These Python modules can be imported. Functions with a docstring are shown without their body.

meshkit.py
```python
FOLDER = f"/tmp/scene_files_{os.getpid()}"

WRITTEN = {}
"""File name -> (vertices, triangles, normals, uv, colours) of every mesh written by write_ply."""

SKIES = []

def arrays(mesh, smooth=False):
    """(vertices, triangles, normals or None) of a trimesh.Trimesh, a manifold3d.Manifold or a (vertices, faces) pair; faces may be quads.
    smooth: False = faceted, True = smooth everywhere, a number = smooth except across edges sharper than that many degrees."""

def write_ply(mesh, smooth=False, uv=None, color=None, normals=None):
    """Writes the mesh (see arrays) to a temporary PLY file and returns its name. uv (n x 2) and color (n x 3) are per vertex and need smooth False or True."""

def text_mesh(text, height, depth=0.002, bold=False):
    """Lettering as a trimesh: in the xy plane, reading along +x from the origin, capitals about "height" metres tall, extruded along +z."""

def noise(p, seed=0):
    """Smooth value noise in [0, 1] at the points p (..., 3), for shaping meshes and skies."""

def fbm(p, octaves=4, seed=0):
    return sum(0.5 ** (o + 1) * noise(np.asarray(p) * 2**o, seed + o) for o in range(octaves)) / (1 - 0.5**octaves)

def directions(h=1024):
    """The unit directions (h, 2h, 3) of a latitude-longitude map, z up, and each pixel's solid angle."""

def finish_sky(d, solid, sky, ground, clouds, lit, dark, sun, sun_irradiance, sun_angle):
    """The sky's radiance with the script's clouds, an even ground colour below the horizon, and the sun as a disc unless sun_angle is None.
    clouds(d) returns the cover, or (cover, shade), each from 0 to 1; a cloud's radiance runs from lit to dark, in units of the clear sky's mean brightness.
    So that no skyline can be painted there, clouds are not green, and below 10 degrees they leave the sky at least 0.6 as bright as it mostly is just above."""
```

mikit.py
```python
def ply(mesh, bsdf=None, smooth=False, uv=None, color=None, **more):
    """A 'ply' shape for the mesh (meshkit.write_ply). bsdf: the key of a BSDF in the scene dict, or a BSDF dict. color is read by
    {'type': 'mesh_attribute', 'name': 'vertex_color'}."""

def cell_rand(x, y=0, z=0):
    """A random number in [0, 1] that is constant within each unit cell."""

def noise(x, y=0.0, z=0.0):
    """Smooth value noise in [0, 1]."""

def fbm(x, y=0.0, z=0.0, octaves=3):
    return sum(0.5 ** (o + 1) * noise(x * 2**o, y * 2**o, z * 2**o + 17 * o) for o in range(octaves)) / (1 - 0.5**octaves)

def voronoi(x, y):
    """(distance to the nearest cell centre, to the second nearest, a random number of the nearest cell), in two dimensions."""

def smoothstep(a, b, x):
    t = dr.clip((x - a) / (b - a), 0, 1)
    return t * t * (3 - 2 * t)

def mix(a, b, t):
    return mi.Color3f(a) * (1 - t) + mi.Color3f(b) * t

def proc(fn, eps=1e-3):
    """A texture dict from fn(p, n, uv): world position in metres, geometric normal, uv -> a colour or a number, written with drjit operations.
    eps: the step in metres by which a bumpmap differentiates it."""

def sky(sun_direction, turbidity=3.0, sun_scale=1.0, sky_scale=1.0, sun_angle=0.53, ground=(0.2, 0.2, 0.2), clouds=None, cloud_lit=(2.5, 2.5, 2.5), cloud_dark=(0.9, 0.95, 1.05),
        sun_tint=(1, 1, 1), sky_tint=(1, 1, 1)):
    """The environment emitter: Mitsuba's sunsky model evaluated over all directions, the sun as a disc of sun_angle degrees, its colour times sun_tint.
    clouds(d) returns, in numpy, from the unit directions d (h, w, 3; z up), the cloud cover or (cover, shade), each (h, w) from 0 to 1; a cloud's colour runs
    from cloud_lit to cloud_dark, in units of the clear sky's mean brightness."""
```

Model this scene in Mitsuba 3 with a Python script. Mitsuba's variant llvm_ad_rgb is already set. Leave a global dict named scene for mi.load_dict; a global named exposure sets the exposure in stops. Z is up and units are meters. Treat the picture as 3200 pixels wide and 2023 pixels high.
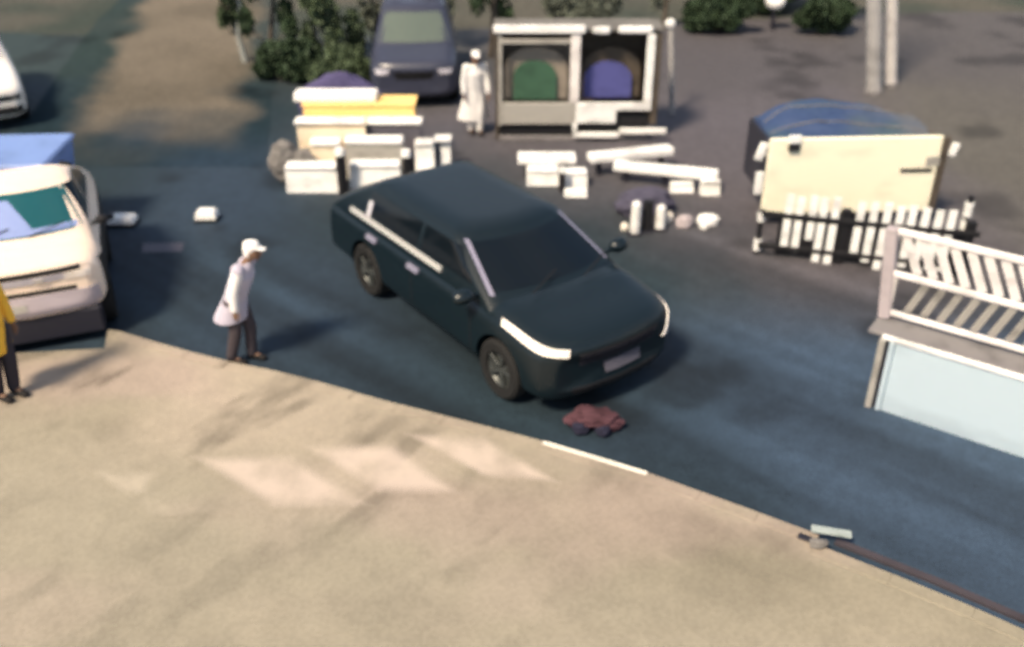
import math, random
import numpy as np
import trimesh
import manifold3d as m3
import drjit as dr
import mitsuba as mi
import mikit
import meshkit
from mikit import proc, fbm, noise, mix, smoothstep, voronoi

T = mi.ScalarTransform4f
scene, labels = {'type': 'scene'}, {}
rng = np.random.default_rng(7)
random.seed(7)

# ------------------------------------------------------------------ camera, sky, exposure
CAM = np.array([0.0, 0.0, 5.9])
PITCH = math.radians(30.0)
look = CAM + np.array([0, math.cos(PITCH), -math.sin(PITCH)])
scene['camera'] = {'type': 'thinlens', 'fov': 56.145, 'fov_axis': 'x', 'near_clip': 0.05, 'far_clip': 2000.0,
                   'aperture_radius': 0.017, 'focus_distance': 4.2,
                   'to_world': T().look_at(origin=CAM.tolist(), target=look.tolist(), up=[0, 0, 1])}


def cover(d):
    n = meshkit.fbm(d * 3.0 + 5.0, 4, seed=3)
    return np.clip(0.55 + (n - 0.5) * 1.6, 0, 1) * 0.75


scene['sky'] = mikit.sky([-0.50, -0.62, 0.95], turbidity=4.0, sun_scale=1.0, sky_scale=1.0, sun_angle=11.0, clouds=cover,
                         cloud_lit=(1.5, 1.5, 1.5), cloud_dark=(0.9, 0.95, 1.05))
exposure = 2.08


# ------------------------------------------------------------------ helpers
def add(key, mesh, mat, smooth=False, to_world=None, **kw):
    base, n = key, 0
    while key in scene:
        n += 1
        key = f'{base}_{n:03d}'
    d = mikit.ply(mesh, mat, smooth=smooth)
    if to_world is not None:
        d['to_world'] = T(to_world.tolist())
    scene[key] = d
    if kw:
        labels[key] = kw
    return key


def tag(key, label=None, category=None, group=None, kind=None):
    d = labels.setdefault(key, {})
    for k, v in (('label', label), ('category', category), ('group', group), ('kind', kind)):
        if v:
            d[k] = v
    return key


def put(x, y, z=0.0, phi=0.0, s=1.0):
    """Local x forward turned by phi (degrees, counter-clockwise), then moved."""
    c, n = math.cos(math.radians(phi)), math.sin(math.radians(phi))
    return np.array([[c * s, -n * s, 0, x], [n * s, c * s, 0, y], [0, 0, s, z], [0, 0, 0, 1.0]])


def cat(*ms):
    return trimesh.util.concatenate([m for m in ms if m is not None])


def bbox(x0, x1, y0, y1, z0, z1, b=0.01):
    """A box with chamfered edges."""
    b = min(b, 0.45 * (x1 - x0), 0.45 * (y1 - y0), 0.45 * (z1 - z0))
    pts = []
    for sx, x, ix in ((-1, x0, b), (1, x1, -b)):
        for sy, y, iy in ((-1, y0, b), (1, y1, -b)):
            for sz, z, iz in ((-1, z0, b), (1, z1, -b)):
                pts += [(x, y + iy, z + iz), (x + ix, y, z + iz), (x + ix, y + iy, z)]
    return trimesh.convex.convex_hull(np.array(pts))


def bar(a, b, w, h, up=(0, 0, 1), ch=0.006):
    """A chamfered beam from a to b, w wide and h high."""
    a, b = np.asarray(a, float), np.asarray(b, float)
    L = np.linalg.norm(b - a)
    x = (b - a) / L
    y = np.cross(up, x)
    y /= np.linalg.norm(y)
    m = bbox(0, L, -w / 2, w / 2, -h / 2, h / 2, ch)
    M = np.eye(4)
    M[:3, 0], M[:3, 1], M[:3, 2], M[:3, 3] = x, y, np.cross(x, y), a
    m.apply_transform(M)
    return m


def cyl(a, b, r0, r1=None, n=20):
    """A tapered round bar with closed ends."""
    r1 = r0 if r1 is None else r1
    a, b = np.asarray(a, float), np.asarray(b, float)
    t = (b - a) / np.linalg.norm(b - a)
    u = np.cross(t, [0, 0, 1.0] if abs(t[2]) < 0.9 else [1.0, 0, 0])
    u /= np.linalg.norm(u)
    w = np.cross(t, u)
    an = np.arange(n) * 2 * np.pi / n
    c = np.cos(an)[:, None] * u + np.sin(an)[:, None] * w
    return trimesh.convex.convex_hull(np.vstack([a + c * r0, b + c * r1]))


def lathe_y(profile, n=32):
    """Revolve (radius, y) about the y axis."""
    p = np.array(profile, float)
    m = trimesh.creation.revolve(p, sections=n)
    m.apply_transform(trimesh.transformations.rotation_matrix(-math.pi / 2, [1, 0, 0]))
    return m


def man(mesh):
    return m3.Manifold(m3.Mesh(np.asarray(mesh.vertices, np.float32), np.asarray(mesh.faces, np.uint32)))


def tri(man_):
    k = man_.to_mesh()
    return trimesh.Trimesh(k.vert_properties[:, :3], k.tri_verts, process=False)


def rings(R, close=True):
    """Skin a list of rings (k, n, 3) with end caps."""
    R = np.asarray(R, float)
    k, n = R.shape[:2]
    i, j = np.meshgrid(np.arange(k - 1), np.arange(n), indexing='ij')
    a, b, c, d = i * n + j, i * n + (j + 1) % n, (i + 1) * n + (j + 1) % n, (i + 1) * n + j
    f = np.vstack([np.stack([a, b, c], -1).reshape(-1, 3), np.stack([a, c, d], -1).reshape(-1, 3)])
    v = R.reshape(-1, 3)
    if close:
        v = np.vstack([v, R[0].mean(0), R[-1].mean(0)])
        j = np.arange(n)
        f = np.vstack([f, np.stack([(j + 1) % n, j, j * 0 + k * n], -1), np.stack([(k - 1) * n + j, (k - 1) * n + (j + 1) % n, j * 0 + k * n + 1], -1)])
    m = trimesh.Trimesh(v, f, process=False)
    if m.volume < 0:
        m.invert()
    return m


def cast(mesh, O, D):
    """First hit distance of rays (brute force)."""
    tris = mesh.triangles
    v0, e1, e2 = tris[:, 0], tris[:, 1] - tris[:, 0], tris[:, 2] - tris[:, 0]
    out = np.full(len(O), np.inf)
    for k, (o, d) in enumerate(zip(O, D)):
        h = np.cross(d, e2)
        a = (e1 * h).sum(1)
        ok = np.abs(a) > 1e-12
        f = np.where(ok, 1 / np.where(ok, a, 1), 0)
        s = o - v0
        u = f * (s * h).sum(1)
        q = np.cross(s, e1)
        v = f * (q @ d)
        t = f * (e2 * q).sum(1)
        good = ok & (u >= -1e-6) & (v >= -1e-6) & (u + v <= 1 + 1e-6) & (t > 1e-5)
        if good.any():
            out[k] = t[good].min()
    return out


def patch(mesh, quad, d, out=0.006, n=14, m=8, thick=0.012):
    """A thin panel lying on the mesh: the quad (4 points) is thrown along d onto it."""
    q = np.array(quad, float)
    d = np.asarray(d, float) / np.linalg.norm(d)
    u, v = np.meshgrid(np.linspace(0, 1, n), np.linspace(0, 1, m), indexing='ij')
    P = (q[0] * ((1 - u) * (1 - v))[..., None] + q[1] * (u * (1 - v))[..., None] + q[2] * (u * v)[..., None] + q[3] * ((1 - u) * v)[..., None]).reshape(-1, 3)
    t = cast(mesh, P - d * 5, np.repeat(d[None], len(P), 0))
    bad = ~np.isfinite(t)
    if bad.any():
        good = np.where(~bad)[0]
        for k in np.where(bad)[0]:
            t[k] = t[good[np.argmin(((P[good] - P[k]) ** 2).sum(1))]]
    S = P - d * 5 + d * t[:, None]
    A, B = S - d * out, S + d * (thick - out)
    i, j = np.meshgrid(np.arange(n - 1), np.arange(m - 1), indexing='ij')
    a, b, c, e = i * m + j, (i + 1) * m + j, (i + 1) * m + j + 1, i * m + j + 1
    f = np.vstack([np.stack([a, b, c], -1).reshape(-1, 3), np.stack([a, c, e], -1).reshape(-1, 3)])
    N = n * m
    edge = np.concatenate([np.arange(n) * m, (n - 1) * m + np.arange(1, m), np.arange(n - 2, -1, -1) * m + m - 1, np.arange(m - 2, 0, -1)])
    nx = np.roll(edge, -1)
    f = np.vstack([f, f[:, ::-1] + N, np.stack([edge, edge + N, nx + N], -1), np.stack([edge, nx + N, nx], -1)])
    k = trimesh.Trimesh(np.vstack([A, B]), f, process=False)
    if (k.face_normals[: len(f) // 3].mean(0) @ d) > 0:
        k.invert()
    return k


def blob(c, r, seed, amp=0.25, freq=2.2, sub=4, flat=None):
    m = trimesh.creation.icosphere(subdivisions=sub)
    v = m.vertices
    k = 1 + amp * (meshkit.fbm(v * freq + seed * 7.3, 4, seed=seed) - 0.5) * 2
    v = v * k[:, None] * np.asarray(r) + np.asarray(c)
    if flat is not None:
        v[:, 2] = np.maximum(v[:, 2], flat)
    return trimesh.Trimesh(v, m.faces, process=False)


# ------------------------------------------------------------------ materials
def rough(key, col, r=0.7, spec=0.3, coat=0.0, metal=0.0):
    c = proc(col) if callable(col) else {'type': 'rgb', 'value': list(col)}
    scene[key] = {'type': 'twosided', 'bsdf': {'type': 'principled', 'base_color': c, 'roughness': r, 'specular': spec, 'clearcoat': coat, 'clearcoat_gloss': 0.92, 'metallic': metal}}


def asphalt_color(p, n, uv):
    c = mix((0.017, 0.034, 0.043), (0.030, 0.053, 0.085), smoothstep(0.25, 0.75, fbm(p.x * 0.22 + 3, p.y * 0.22, 0, 3)))
    zone = smoothstep(1.2, 3.4, p.x + (fbm(p.x * 0.5 + 40, p.y * 0.5, 0, 3) - 0.5) * 2.5) * smoothstep(11.5, 9.0, p.y)
    c = mix(c * 0.70, (0.037, 0.061, 0.098), zone * 0.75)
    # dust blown over the far right-hand side
    n2 = fbm(p.x * 0.35 + 9.1, p.y * 0.35 + 2.0, 0, 4) - 0.5
    du = smoothstep(-1.2, 2.4, p.x * 0.55 + (p.y - 13.2) * 0.42 + n2 * 3.6) * smoothstep(9.2, 12.6, p.y + n2 * 3)
    c = mix(c, (0.098, 0.086, 0.094), du * 0.8)
    du2 = smoothstep(6.2, 8.6, p.x + n2 * 2.4)
    c = mix(c, (0.085, 0.080, 0.066), du2 * 0.85)
    du3 = smoothstep(18.0, 22.5, p.y + n2 * 5)
    c = mix(c, mix((0.024, 0.038, 0.036), (0.062, 0.058, 0.062), smoothstep(-5.0, 2.0, p.x)), du3 * 0.8)
    # wheel streaks that run along the lane
    a = p.x * 0.74 - p.y * 0.67
    b = p.x * 0.67 + p.y * 0.74
    st = fbm(a * 0.16, b * 2.3, 0, 3)
    c = c * (1 + (1.15 * st - 0.58) * smoothstep(15.5, 10.5, p.y))
    # oil and repair patches, fine stone
    oil = smoothstep(0.62, 0.80, fbm(p.x * 0.8 + 31, p.y * 0.8, 0, 3))
    c = c * (1 - 0.45 * oil)
    return c * (0.82 + 0.36 * noise(p.x * 55, p.y * 55)) * (0.9 + 0.2 * noise(p.x * 9, p.y * 9))


def concrete_color(p, n, uv):
    l = fbm(p.x * 0.35 + 1, p.y * 0.35 + 4, 0, 3)
    c = mix((0.280, 0.250, 0.186), (0.372, 0.320, 0.248), smoothstep(0.3, 0.7, l))
    pink = smoothstep(0.45, 0.75, fbm(p.x * 0.5 + 12, p.y * 0.9 + 7, 0, 3))
    c = mix(c, (0.380, 0.292, 0.256), pink * 0.45)
    a, b = p.x * 0.8 - p.y * 0.6, p.x * 0.6 + p.y * 0.8
    st = smoothstep(0.50, 0.78, fbm(a * 2.6 + 3, b * 0.9, 0, 4))
    left = smoothstep(0.6, -1.6, p.x + 0.6 * (p.y - 7.2))
    c = c * (1 - 0.46 * st * (0.35 + 0.65 * left))
    sw = smoothstep(0.45, 0.8, fbm(a * 0.5 + 20, b * 1.6, 0, 3))
    c = c * (1 - 0.30 * sw)
    c = mix(c, (0.315, 0.285, 0.220), smoothstep(7.0, 5.4, p.y + 0.35 * p.x) * 0.6)
    return c * (0.92 + 0.16 * noise(p.x * 40, p.y * 40)) * (0.95 + 0.10 * noise(p.x * 7, p.y * 7))


def stripe_color(p, n, uv):
    base = concrete_color(p, n, uv)
    w = smoothstep(0.20, 0.50, fbm(p.x * 2.2 + 2, p.y * 2.2, 0, 4))
    ed = smoothstep(0.0, 0.24, dr.minimum(dr.minimum(uv.x, 1 - uv.x), dr.minimum(uv.y, 1 - uv.y)))
    return mix(base, (0.58, 0.485, 0.41), (0.45 + 0.55 * w) * ed * 0.70)


def faint_color(p, n, uv):
    w = smoothstep(0.42, 0.66, fbm(p.x * 2.0 + 7, p.y * 2.0, 0, 4))
    ed = smoothstep(0.0, 0.3, dr.minimum(dr.minimum(uv.x, 1 - uv.x), dr.minimum(uv.y, 1 - uv.y)))
    return mix(concrete_color(p, n, uv), (0.50, 0.44, 0.35), w * ed * 0.6)


def earth_color(p, n, uv):
    l = fbm(p.x * 0.3, p.y * 0.3, 0, 4)
    c = mix((0.036, 0.046, 0.040), (0.070, 0.068, 0.058), smoothstep(0.3, 0.7, l))
    return c * (0.75 + 0.5 * noise(p.x * 14, p.y * 14))


def path_color(p, n, uv):
    l = fbm(p.x * 0.5 + 5, p.y * 0.5, 0, 4)
    c = mix((0.095, 0.083, 0.065), (0.125, 0.108, 0.085), smoothstep(0.3, 0.7, l))
    c = c * (0.82 + 0.36 * noise(p.x * 16, p.y * 16))
    w = fbm(p.x * 0.7 + 3, p.y * 0.7, 0, 4) - 0.5
    ax = dr.abs(p.x + 6.6 + (p.y - 16.7) * 0.208)
    k = smoothstep(2.0, 1.1, ax + w * 1.6) * smoothstep(15.6, 19.0, p.y + w * 3)
    return mix(asphalt_color(p, n, uv), c, k)


def dirty(col, amount=0.35, f=3.0, low=None):
    col = tuple(col)

    def fn(p, n, uv):
        d = smoothstep(0.45, 0.8, fbm(p.x * f + 4, p.y * f, p.z * f * 1.6, 4))
        c = mi.Color3f(col) * (1 - amount * d)
        if low:
            c = mix((0.20, 0.17, 0.14), c, smoothstep(0.0, low, p.z + 0.25 * noise(p.x * 5, p.y * 5, p.z * 5) * low))
        return c
    return fn


rough('asphalt', asphalt_color, 0.75, 0.35)
rough('concrete', concrete_color, 0.9, 0.2)
rough('worn_paint', stripe_color, 0.85, 0.2)
rough('faint_paint', faint_color, 0.85, 0.2)
rough('earth', earth_color, 1.0, 0.1)
rough('dust_path', path_color, 1.0, 0.1)
rough('white_paint', dirty((0.86, 0.85, 0.82), 0.34, 3.5), 0.55, 0.4)
rough('white_kerb', dirty((0.80, 0.74, 0.64), 0.35, 4.0), 0.7, 0.3)
rough('kerb_concrete', dirty((0.44, 0.375, 0.305), 0.35, 3.0), 0.9, 0.2)
rough('cream_panel', dirty((0.92, 0.86, 0.66), 0.14, 2.2), 0.5, 0.4)
rough('yellow_wood', dirty((0.88, 0.60, 0.22), 0.22, 2.2), 0.6, 0.3)
rough('cream_wood', dirty((0.82, 0.70, 0.52), 0.25, 2.2), 0.6, 0.3)
rough('pale_blue', dirty((0.46, 0.56, 0.62), 0.20, 1.3), 0.65, 0.35)
rough('ledge_grey', dirty((0.21, 0.20, 0.20), 0.4, 4.0), 0.85, 0.2)
rough('railing_paint', dirty((0.80, 0.75, 0.72), 0.35, 4.0), 0.5, 0.4)
rough('slat_paint', dirty((0.50, 0.47, 0.45), 0.45, 5.0), 0.55, 0.4)
rough('upper_slat', dirty((0.70, 0.66, 0.64), 0.35, 5.0), 0.55, 0.4)
rough('slab_grey', dirty((0.33, 0.38, 0.37), 0.4, 6.0), 0.8, 0.2)
rough('slat_grey', dirty((0.30, 0.285, 0.26), 0.45, 5.0), 0.6, 0.4)
rough('post_mauve', dirty((0.42, 0.37, 0.38), 0.35, 3.0), 0.7, 0.3)
rough('gutter', dirty((0.060, 0.052, 0.062), 0.4, 3.0), 0.85, 0.2)
rough('pole_grey', dirty((0.36, 0.35, 0.34), 0.35, 2.0), 0.7, 0.3)
rough('pole_pale', dirty((0.56, 0.53, 0.50), 0.35, 2.0), 0.7, 0.3)
rough('van_paint', (0.86, 0.70, 0.56), 0.35, 0.5, 0.6)
rough('white_car_paint', (0.84, 0.78, 0.70), 0.35, 0.5, 0.6)
rough('dark_paint', (0.003, 0.009, 0.013), 0.34, 0.4, 0.35)
rough('blue_paint', (0.034, 0.038, 0.062), 0.35, 0.5, 0.5)
rough('dark_glass', (0.004, 0.007, 0.010), 0.08, 0.4)
rough('teal_glass', (0.010, 0.085, 0.100), 0.08, 0.6)
rough('green_sheen_glass', (0.10, 0.125, 0.105), 0.12, 0.6)  # greenish windscreen reflection put into the base colour
rough('bin_blue', dirty((0.17, 0.26, 0.52), 0.3, 2.0), 0.5, 0.4)
rough('lilac_reflection', (0.24, 0.31, 0.56), 0.5, 0.3)  # lilac reflection in the van windscreen, put into a colour
rough('black_plastic', (0.012, 0.012, 0.014), 0.6, 0.3)
rough('charcoal', (0.020, 0.020, 0.030), 0.6, 0.3)
rough('tyre_rubber', (0.018, 0.018, 0.018), 0.85, 0.2)
rough('alloy', (0.060, 0.066, 0.064), 0.45, 0.5, 0.0, 0.4)
rough('chrome', (0.86, 0.84, 0.80), 0.28, 0.5, 0.0, 0.55)
rough('lamp_lens', (0.88, 0.80, 0.70), 0.15, 0.6, 1.0)
rough('pillar_sheen_and_handle', (0.26, 0.25, 0.33), 0.35, 0.5, 0.0, 0.2)  # lilac streak of reflected light; also colours the door handles
rough('lamp_dull', (0.60, 0.55, 0.52), 0.2, 0.5, 0.6)
rough('lamp_silver', (0.52, 0.50, 0.55), 0.25, 0.5, 0.6)
rough('grey_valance', (0.42, 0.37, 0.40), 0.6, 0.3)
rough('plate_grey', (0.085, 0.082, 0.105), 0.6, 0.3)
rough('skin', (0.20, 0.115, 0.075), 0.6, 0.3)
rough('hair', (0.012, 0.010, 0.010), 0.7, 0.3)
rough('white_cloth', (0.80, 0.78, 0.76), 0.9, 0.1)
rough('lilac_cloth', (0.46, 0.43, 0.51), 0.9, 0.1)
rough('trouser_cloth', (0.062, 0.052, 0.058), 0.9, 0.1)
rough('dark_cloth', (0.040, 0.036, 0.045), 0.9, 0.1)
rough('yellow_cloth', (0.78, 0.46, 0.06), 0.9, 0.1)
rough('heap_cloth', (0.075, 0.072, 0.105), 0.95, 0.1)
rough('navy_cloth', (0.024, 0.024, 0.042), 0.9, 0.1)
rough('violet_cloth', dirty((0.080, 0.072, 0.150), 0.35, 3.0), 0.9, 0.1)
rough('pink_cloth', dirty((0.095, 0.046, 0.056), 0.5, 8.0), 0.95, 0.1)
rough('maroon_cloth', (0.070, 0.016, 0.026), 0.95, 0.1)
rough('sack_grey', dirty((0.19, 0.18, 0.17), 0.4, 6.0), 0.95, 0.1)
rough('bark', dirty((0.10, 0.085, 0.07), 0.5, 6.0), 0.95, 0.1)
rough('pale_bark', dirty((0.34, 0.36, 0.34), 0.4, 3.0), 0.9, 0.1)
rough('brown_panel', dirty((0.085, 0.070, 0.055), 0.4, 3.0), 0.8, 0.2)
rough('tan_panel', dirty((0.26, 0.225, 0.185), 0.3, 3.0), 0.8, 0.2)
rough('green_panel', dirty((0.045, 0.105, 0.065), 0.3, 3.0), 0.7, 0.3)
rough('blue_panel', dirty((0.080, 0.085, 0.260), 0.3, 3.0), 0.7, 0.3)
rough('grey_panel', dirty((0.11, 0.105, 0.125), 0.3, 3.0), 0.8, 0.2)
rough('sill_grey', dirty((0.15, 0.145, 0.135), 0.35, 3.0), 0.8, 0.2)
rough('sill_paint', dirty((0.36, 0.345, 0.31), 0.35, 3.0), 0.7, 0.3)


def tarp_color(p, n, uv):
    w = smoothstep(0.35, 0.65, fbm(p.x * 0.9 + 4, p.y * 0.9, p.z * 2.0, 3))
    r = smoothstep(4.4, 6.2, p.x + (noise(p.x * 2, p.y * 2) - 0.5) * 1.5)
    c = mix((0.036, 0.062, 0.140), (0.045, 0.085, 0.100), w)
    return mix(c, (0.110, 0.118, 0.132), r * 0.85)


rough('tarpaulin', tarp_color, 0.6, 0.3)
for key, col, tr in (('leaf_dark', (0.030, 0.050, 0.026), 0.5), ('leaf_mid', (0.058, 0.082, 0.044), 0.6), ('leaf_grey', (0.105, 0.120, 0.095), 0.5)):
    scene[key] = {'type': 'twosided', 'bsdf': {'type': 'principled', 'base_color': proc(lambda p, n, uv, c=col: mi.Color3f(c) * (0.55 + 0.9 * noise(p.x * 6, p.y * 6, p.z * 6))), 'roughness': 0.7, 'specular': 0.2}}

# ------------------------------------------------------------------ ground, road, path, pavement
def sheet(poly, z, n=None):
    from shapely.geometry import Polygon
    v, f = trimesh.creation.triangulate_polygon(Polygon(poly), engine='earcut')
    v = np.column_stack([v, np.full(len(v), z)])
    m = trimesh.Trimesh(v, f, process=False)
    if m.face_normals[:, 2].mean() < 0:
        m.invert()
    return m


add('ground', sheet([(-400, -300), (400, -300), (400, 600), (-400, 600)], -0.008), 'earth')
tag('ground', 'dusty earth at the far side of the road', kind='structure')


def wavy(p0, p1, amp, n, seed):
    r = np.random.default_rng(seed)
    t = np.linspace(0, 1, n)
    p0, p1 = np.array(p0, float), np.array(p1, float)
    d = p1 - p0
    nn = np.array([-d[1], d[0]]) / np.linalg.norm(d)
    o = meshkit.fbm(np.column_stack([t * n * 0.35, t * 0 + seed, t * 0]), 3, seed=seed) - 0.5
    return [tuple(p0 + d * a + nn * amp * 2 * b) for a, b in zip(t, o)]


road = wavy((60, 30), (8, 27.2), 0.8, 24, 1) + wavy((8, 27.2), (-7.3, 24.2), 0.8, 14, 2) + wavy((-7.3, 24.2), (-40, 32), 0.8, 16, 3) + [(-90, 40), (-90, -30), (60, -30)]
add('road', sheet(road, 0.0), 'asphalt')
tag('road', 'dark blue grey asphalt road with dusty patches and wheel streaks', kind='structure')
path = wavy((-4.2, 15.6), (-7.2, 31.0), 0.2, 16, 4) + wavy((-12.0, 31.0), (-9.0, 15.6), 0.2, 16, 5)
add('path', sheet(path, 0.005), 'dust_path')
tag('path', 'tan dusty strip leading away over the road', kind='structure')

KERB = [(-4.83, 9.90), (-4.69, 9.87), (-3.89, 9.48), (-3.26, 9.21), (-2.49, 8.95), (-1.36, 8.42), (-0.66, 8.12), (0.16, 7.78), (1.23, 7.25), (2.04, 6.76), (2.69, 6.35)]
KERB2 = [(2.62, 6.24), (3.41, 5.72), (3.99, 5.29), (6.2, 3.4), (9.5, 0.2)]
PZ = 0.10
from shapely.geometry import Polygon, LineString
outer = [(-40, 8.2), (-6.91, 9.24), (-5.77, 9.36), (-4.71, 9.47)] + KERB + KERB2 + [(9.5, -20), (-40, -20)]
slab_poly = Polygon(outer)
kerb_line = LineString(KERB[1:])
kerb_line2 = LineString(KERB2)
slab_poly = slab_poly.difference(kerb_line.buffer(0.15, cap_style=2)).difference(kerb_line2.buffer(0.15, cap_style=2))
if slab_poly.geom_type != 'Polygon':
    slab_poly = max(slab_poly.geoms, key=lambda g: g.area)
slab = trimesh.creation.extrude_polygon(slab_poly, PZ + 0.15, engine='earcut')
slab.apply_translation([0, 0, -0.15])
add('pavement', slab, 'concrete')
tag('pavement', 'tan concrete pavement with stains and worn pale stripes', kind='structure')


def kerb_stones(line, start, pieces, white=()):
    n = pieces
    for k in range(n):
        a, b = np.array(line.interpolate(k / n, normalized=True).coords[0]), np.array(line.interpolate((k + 1) / n, normalized=True).coords[0])
        t = (b - a) / np.linalg.norm(b - a)
        nrm = np.array([t[1], -t[0]])     # towards the pavement
        o = nrm * 0.074
        h = PZ + 0.002 + rng.uniform(0, 0.005)
        m = bar((*(a + o + t * 0.0015), h / 2 - 0.06), (*(b + o - t * 0.0015), h / 2 - 0.06), 0.146, h + 0.12, ch=0.006)
        add('pavement__kerb_stone', m, 'concrete')
        if k in white:
            e = nrm * 0.028
            add('pavement__painted_edge', bar((*(a + e), h + 0.003), (*(b + e), h + 0.003), 0.052, 0.006, ch=0.001), 'white_kerb')


kerb_stones(kerb_line, 0, 15, white=(10, 11))
kerb_stones(kerb_line2, 0, 14)
gut = LineString([(2.85, 6.36), (3.55, 5.88), (4.15, 5.42), (6.35, 3.55), (9.6, 0.4)])
gp = gut.buffer(0.035, cap_style=2)
gm = trimesh.creation.extrude_polygon(gp, 0.03, engine='earcut')
add('pavement__gutter_strip', gm, 'gutter')


def stripe(q, seed, mat='worn_paint'):
    q = np.array(q)
    q = q.mean(0) + (q - q.mean(0)) * 1.22
    n, m_ = 10, 6
    u, v = np.meshgrid(np.linspace(0, 1, n), np.linspace(0, 1, m_), indexing='ij')
    P = q[0] * ((1 - u) * (1 - v))[..., None] + q[1] * (u * (1 - v))[..., None] + q[2] * (u * v)[..., None] + q[3] * ((1 - u) * v)[..., None]
    P = P.reshape(-1, 2)
    i, j = np.meshgrid(np.arange(n - 1), np.arange(m_ - 1), indexing='ij')
    a, b, c, e = i * m_ + j, (i + 1) * m_ + j, (i + 1) * m_ + j + 1, i * m_ + j + 1
    f = np.vstack([np.stack([a, b, c], -1).reshape(-1, 3), np.stack([a, c, e], -1).reshape(-1, 3)])
    m = trimesh.Trimesh(np.column_stack([P, np.full(len(P), PZ + 0.004)]), f, process=False)
    if m.face_normals[:, 2].mean() < 0:
        m.invert()
    key = 'pavement__painted_stripe'
    k, c_ = key, 0
    while k in scene:
        c_ += 1
        k = f'{key}_{c_:03d}'
    scene[k] = mikit.ply(m, mat, uv=np.column_stack([u.ravel(), v.ravel()]))


for s, q in enumerate([[(-3.05, 7.42), (-2.14, 7.44), (-1.36, 6.76), (-2.16, 6.73)], [(-2.02, 7.60), (-1.16, 7.62), (-0.56, 6.94), (-1.22, 6.92)],
                       [(-1.04, 7.80), (-0.28, 7.76), (0.40, 7.08), (-0.26, 7.16)], [(-4.02, 7.24), (-3.38, 7.20), (-2.62, 6.68), (-3.25, 6.62)]]):
    stripe(q, s, 'worn_paint' if s < 3 else 'faint_paint')
dash = sheet([(-5.30, 12.52), (-4.72, 12.54), (-4.66, 12.24), (-5.22, 12.22)], 0.004)
scene['road__lane_dash'] = mikit.ply(dash, 'plate_grey')


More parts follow.
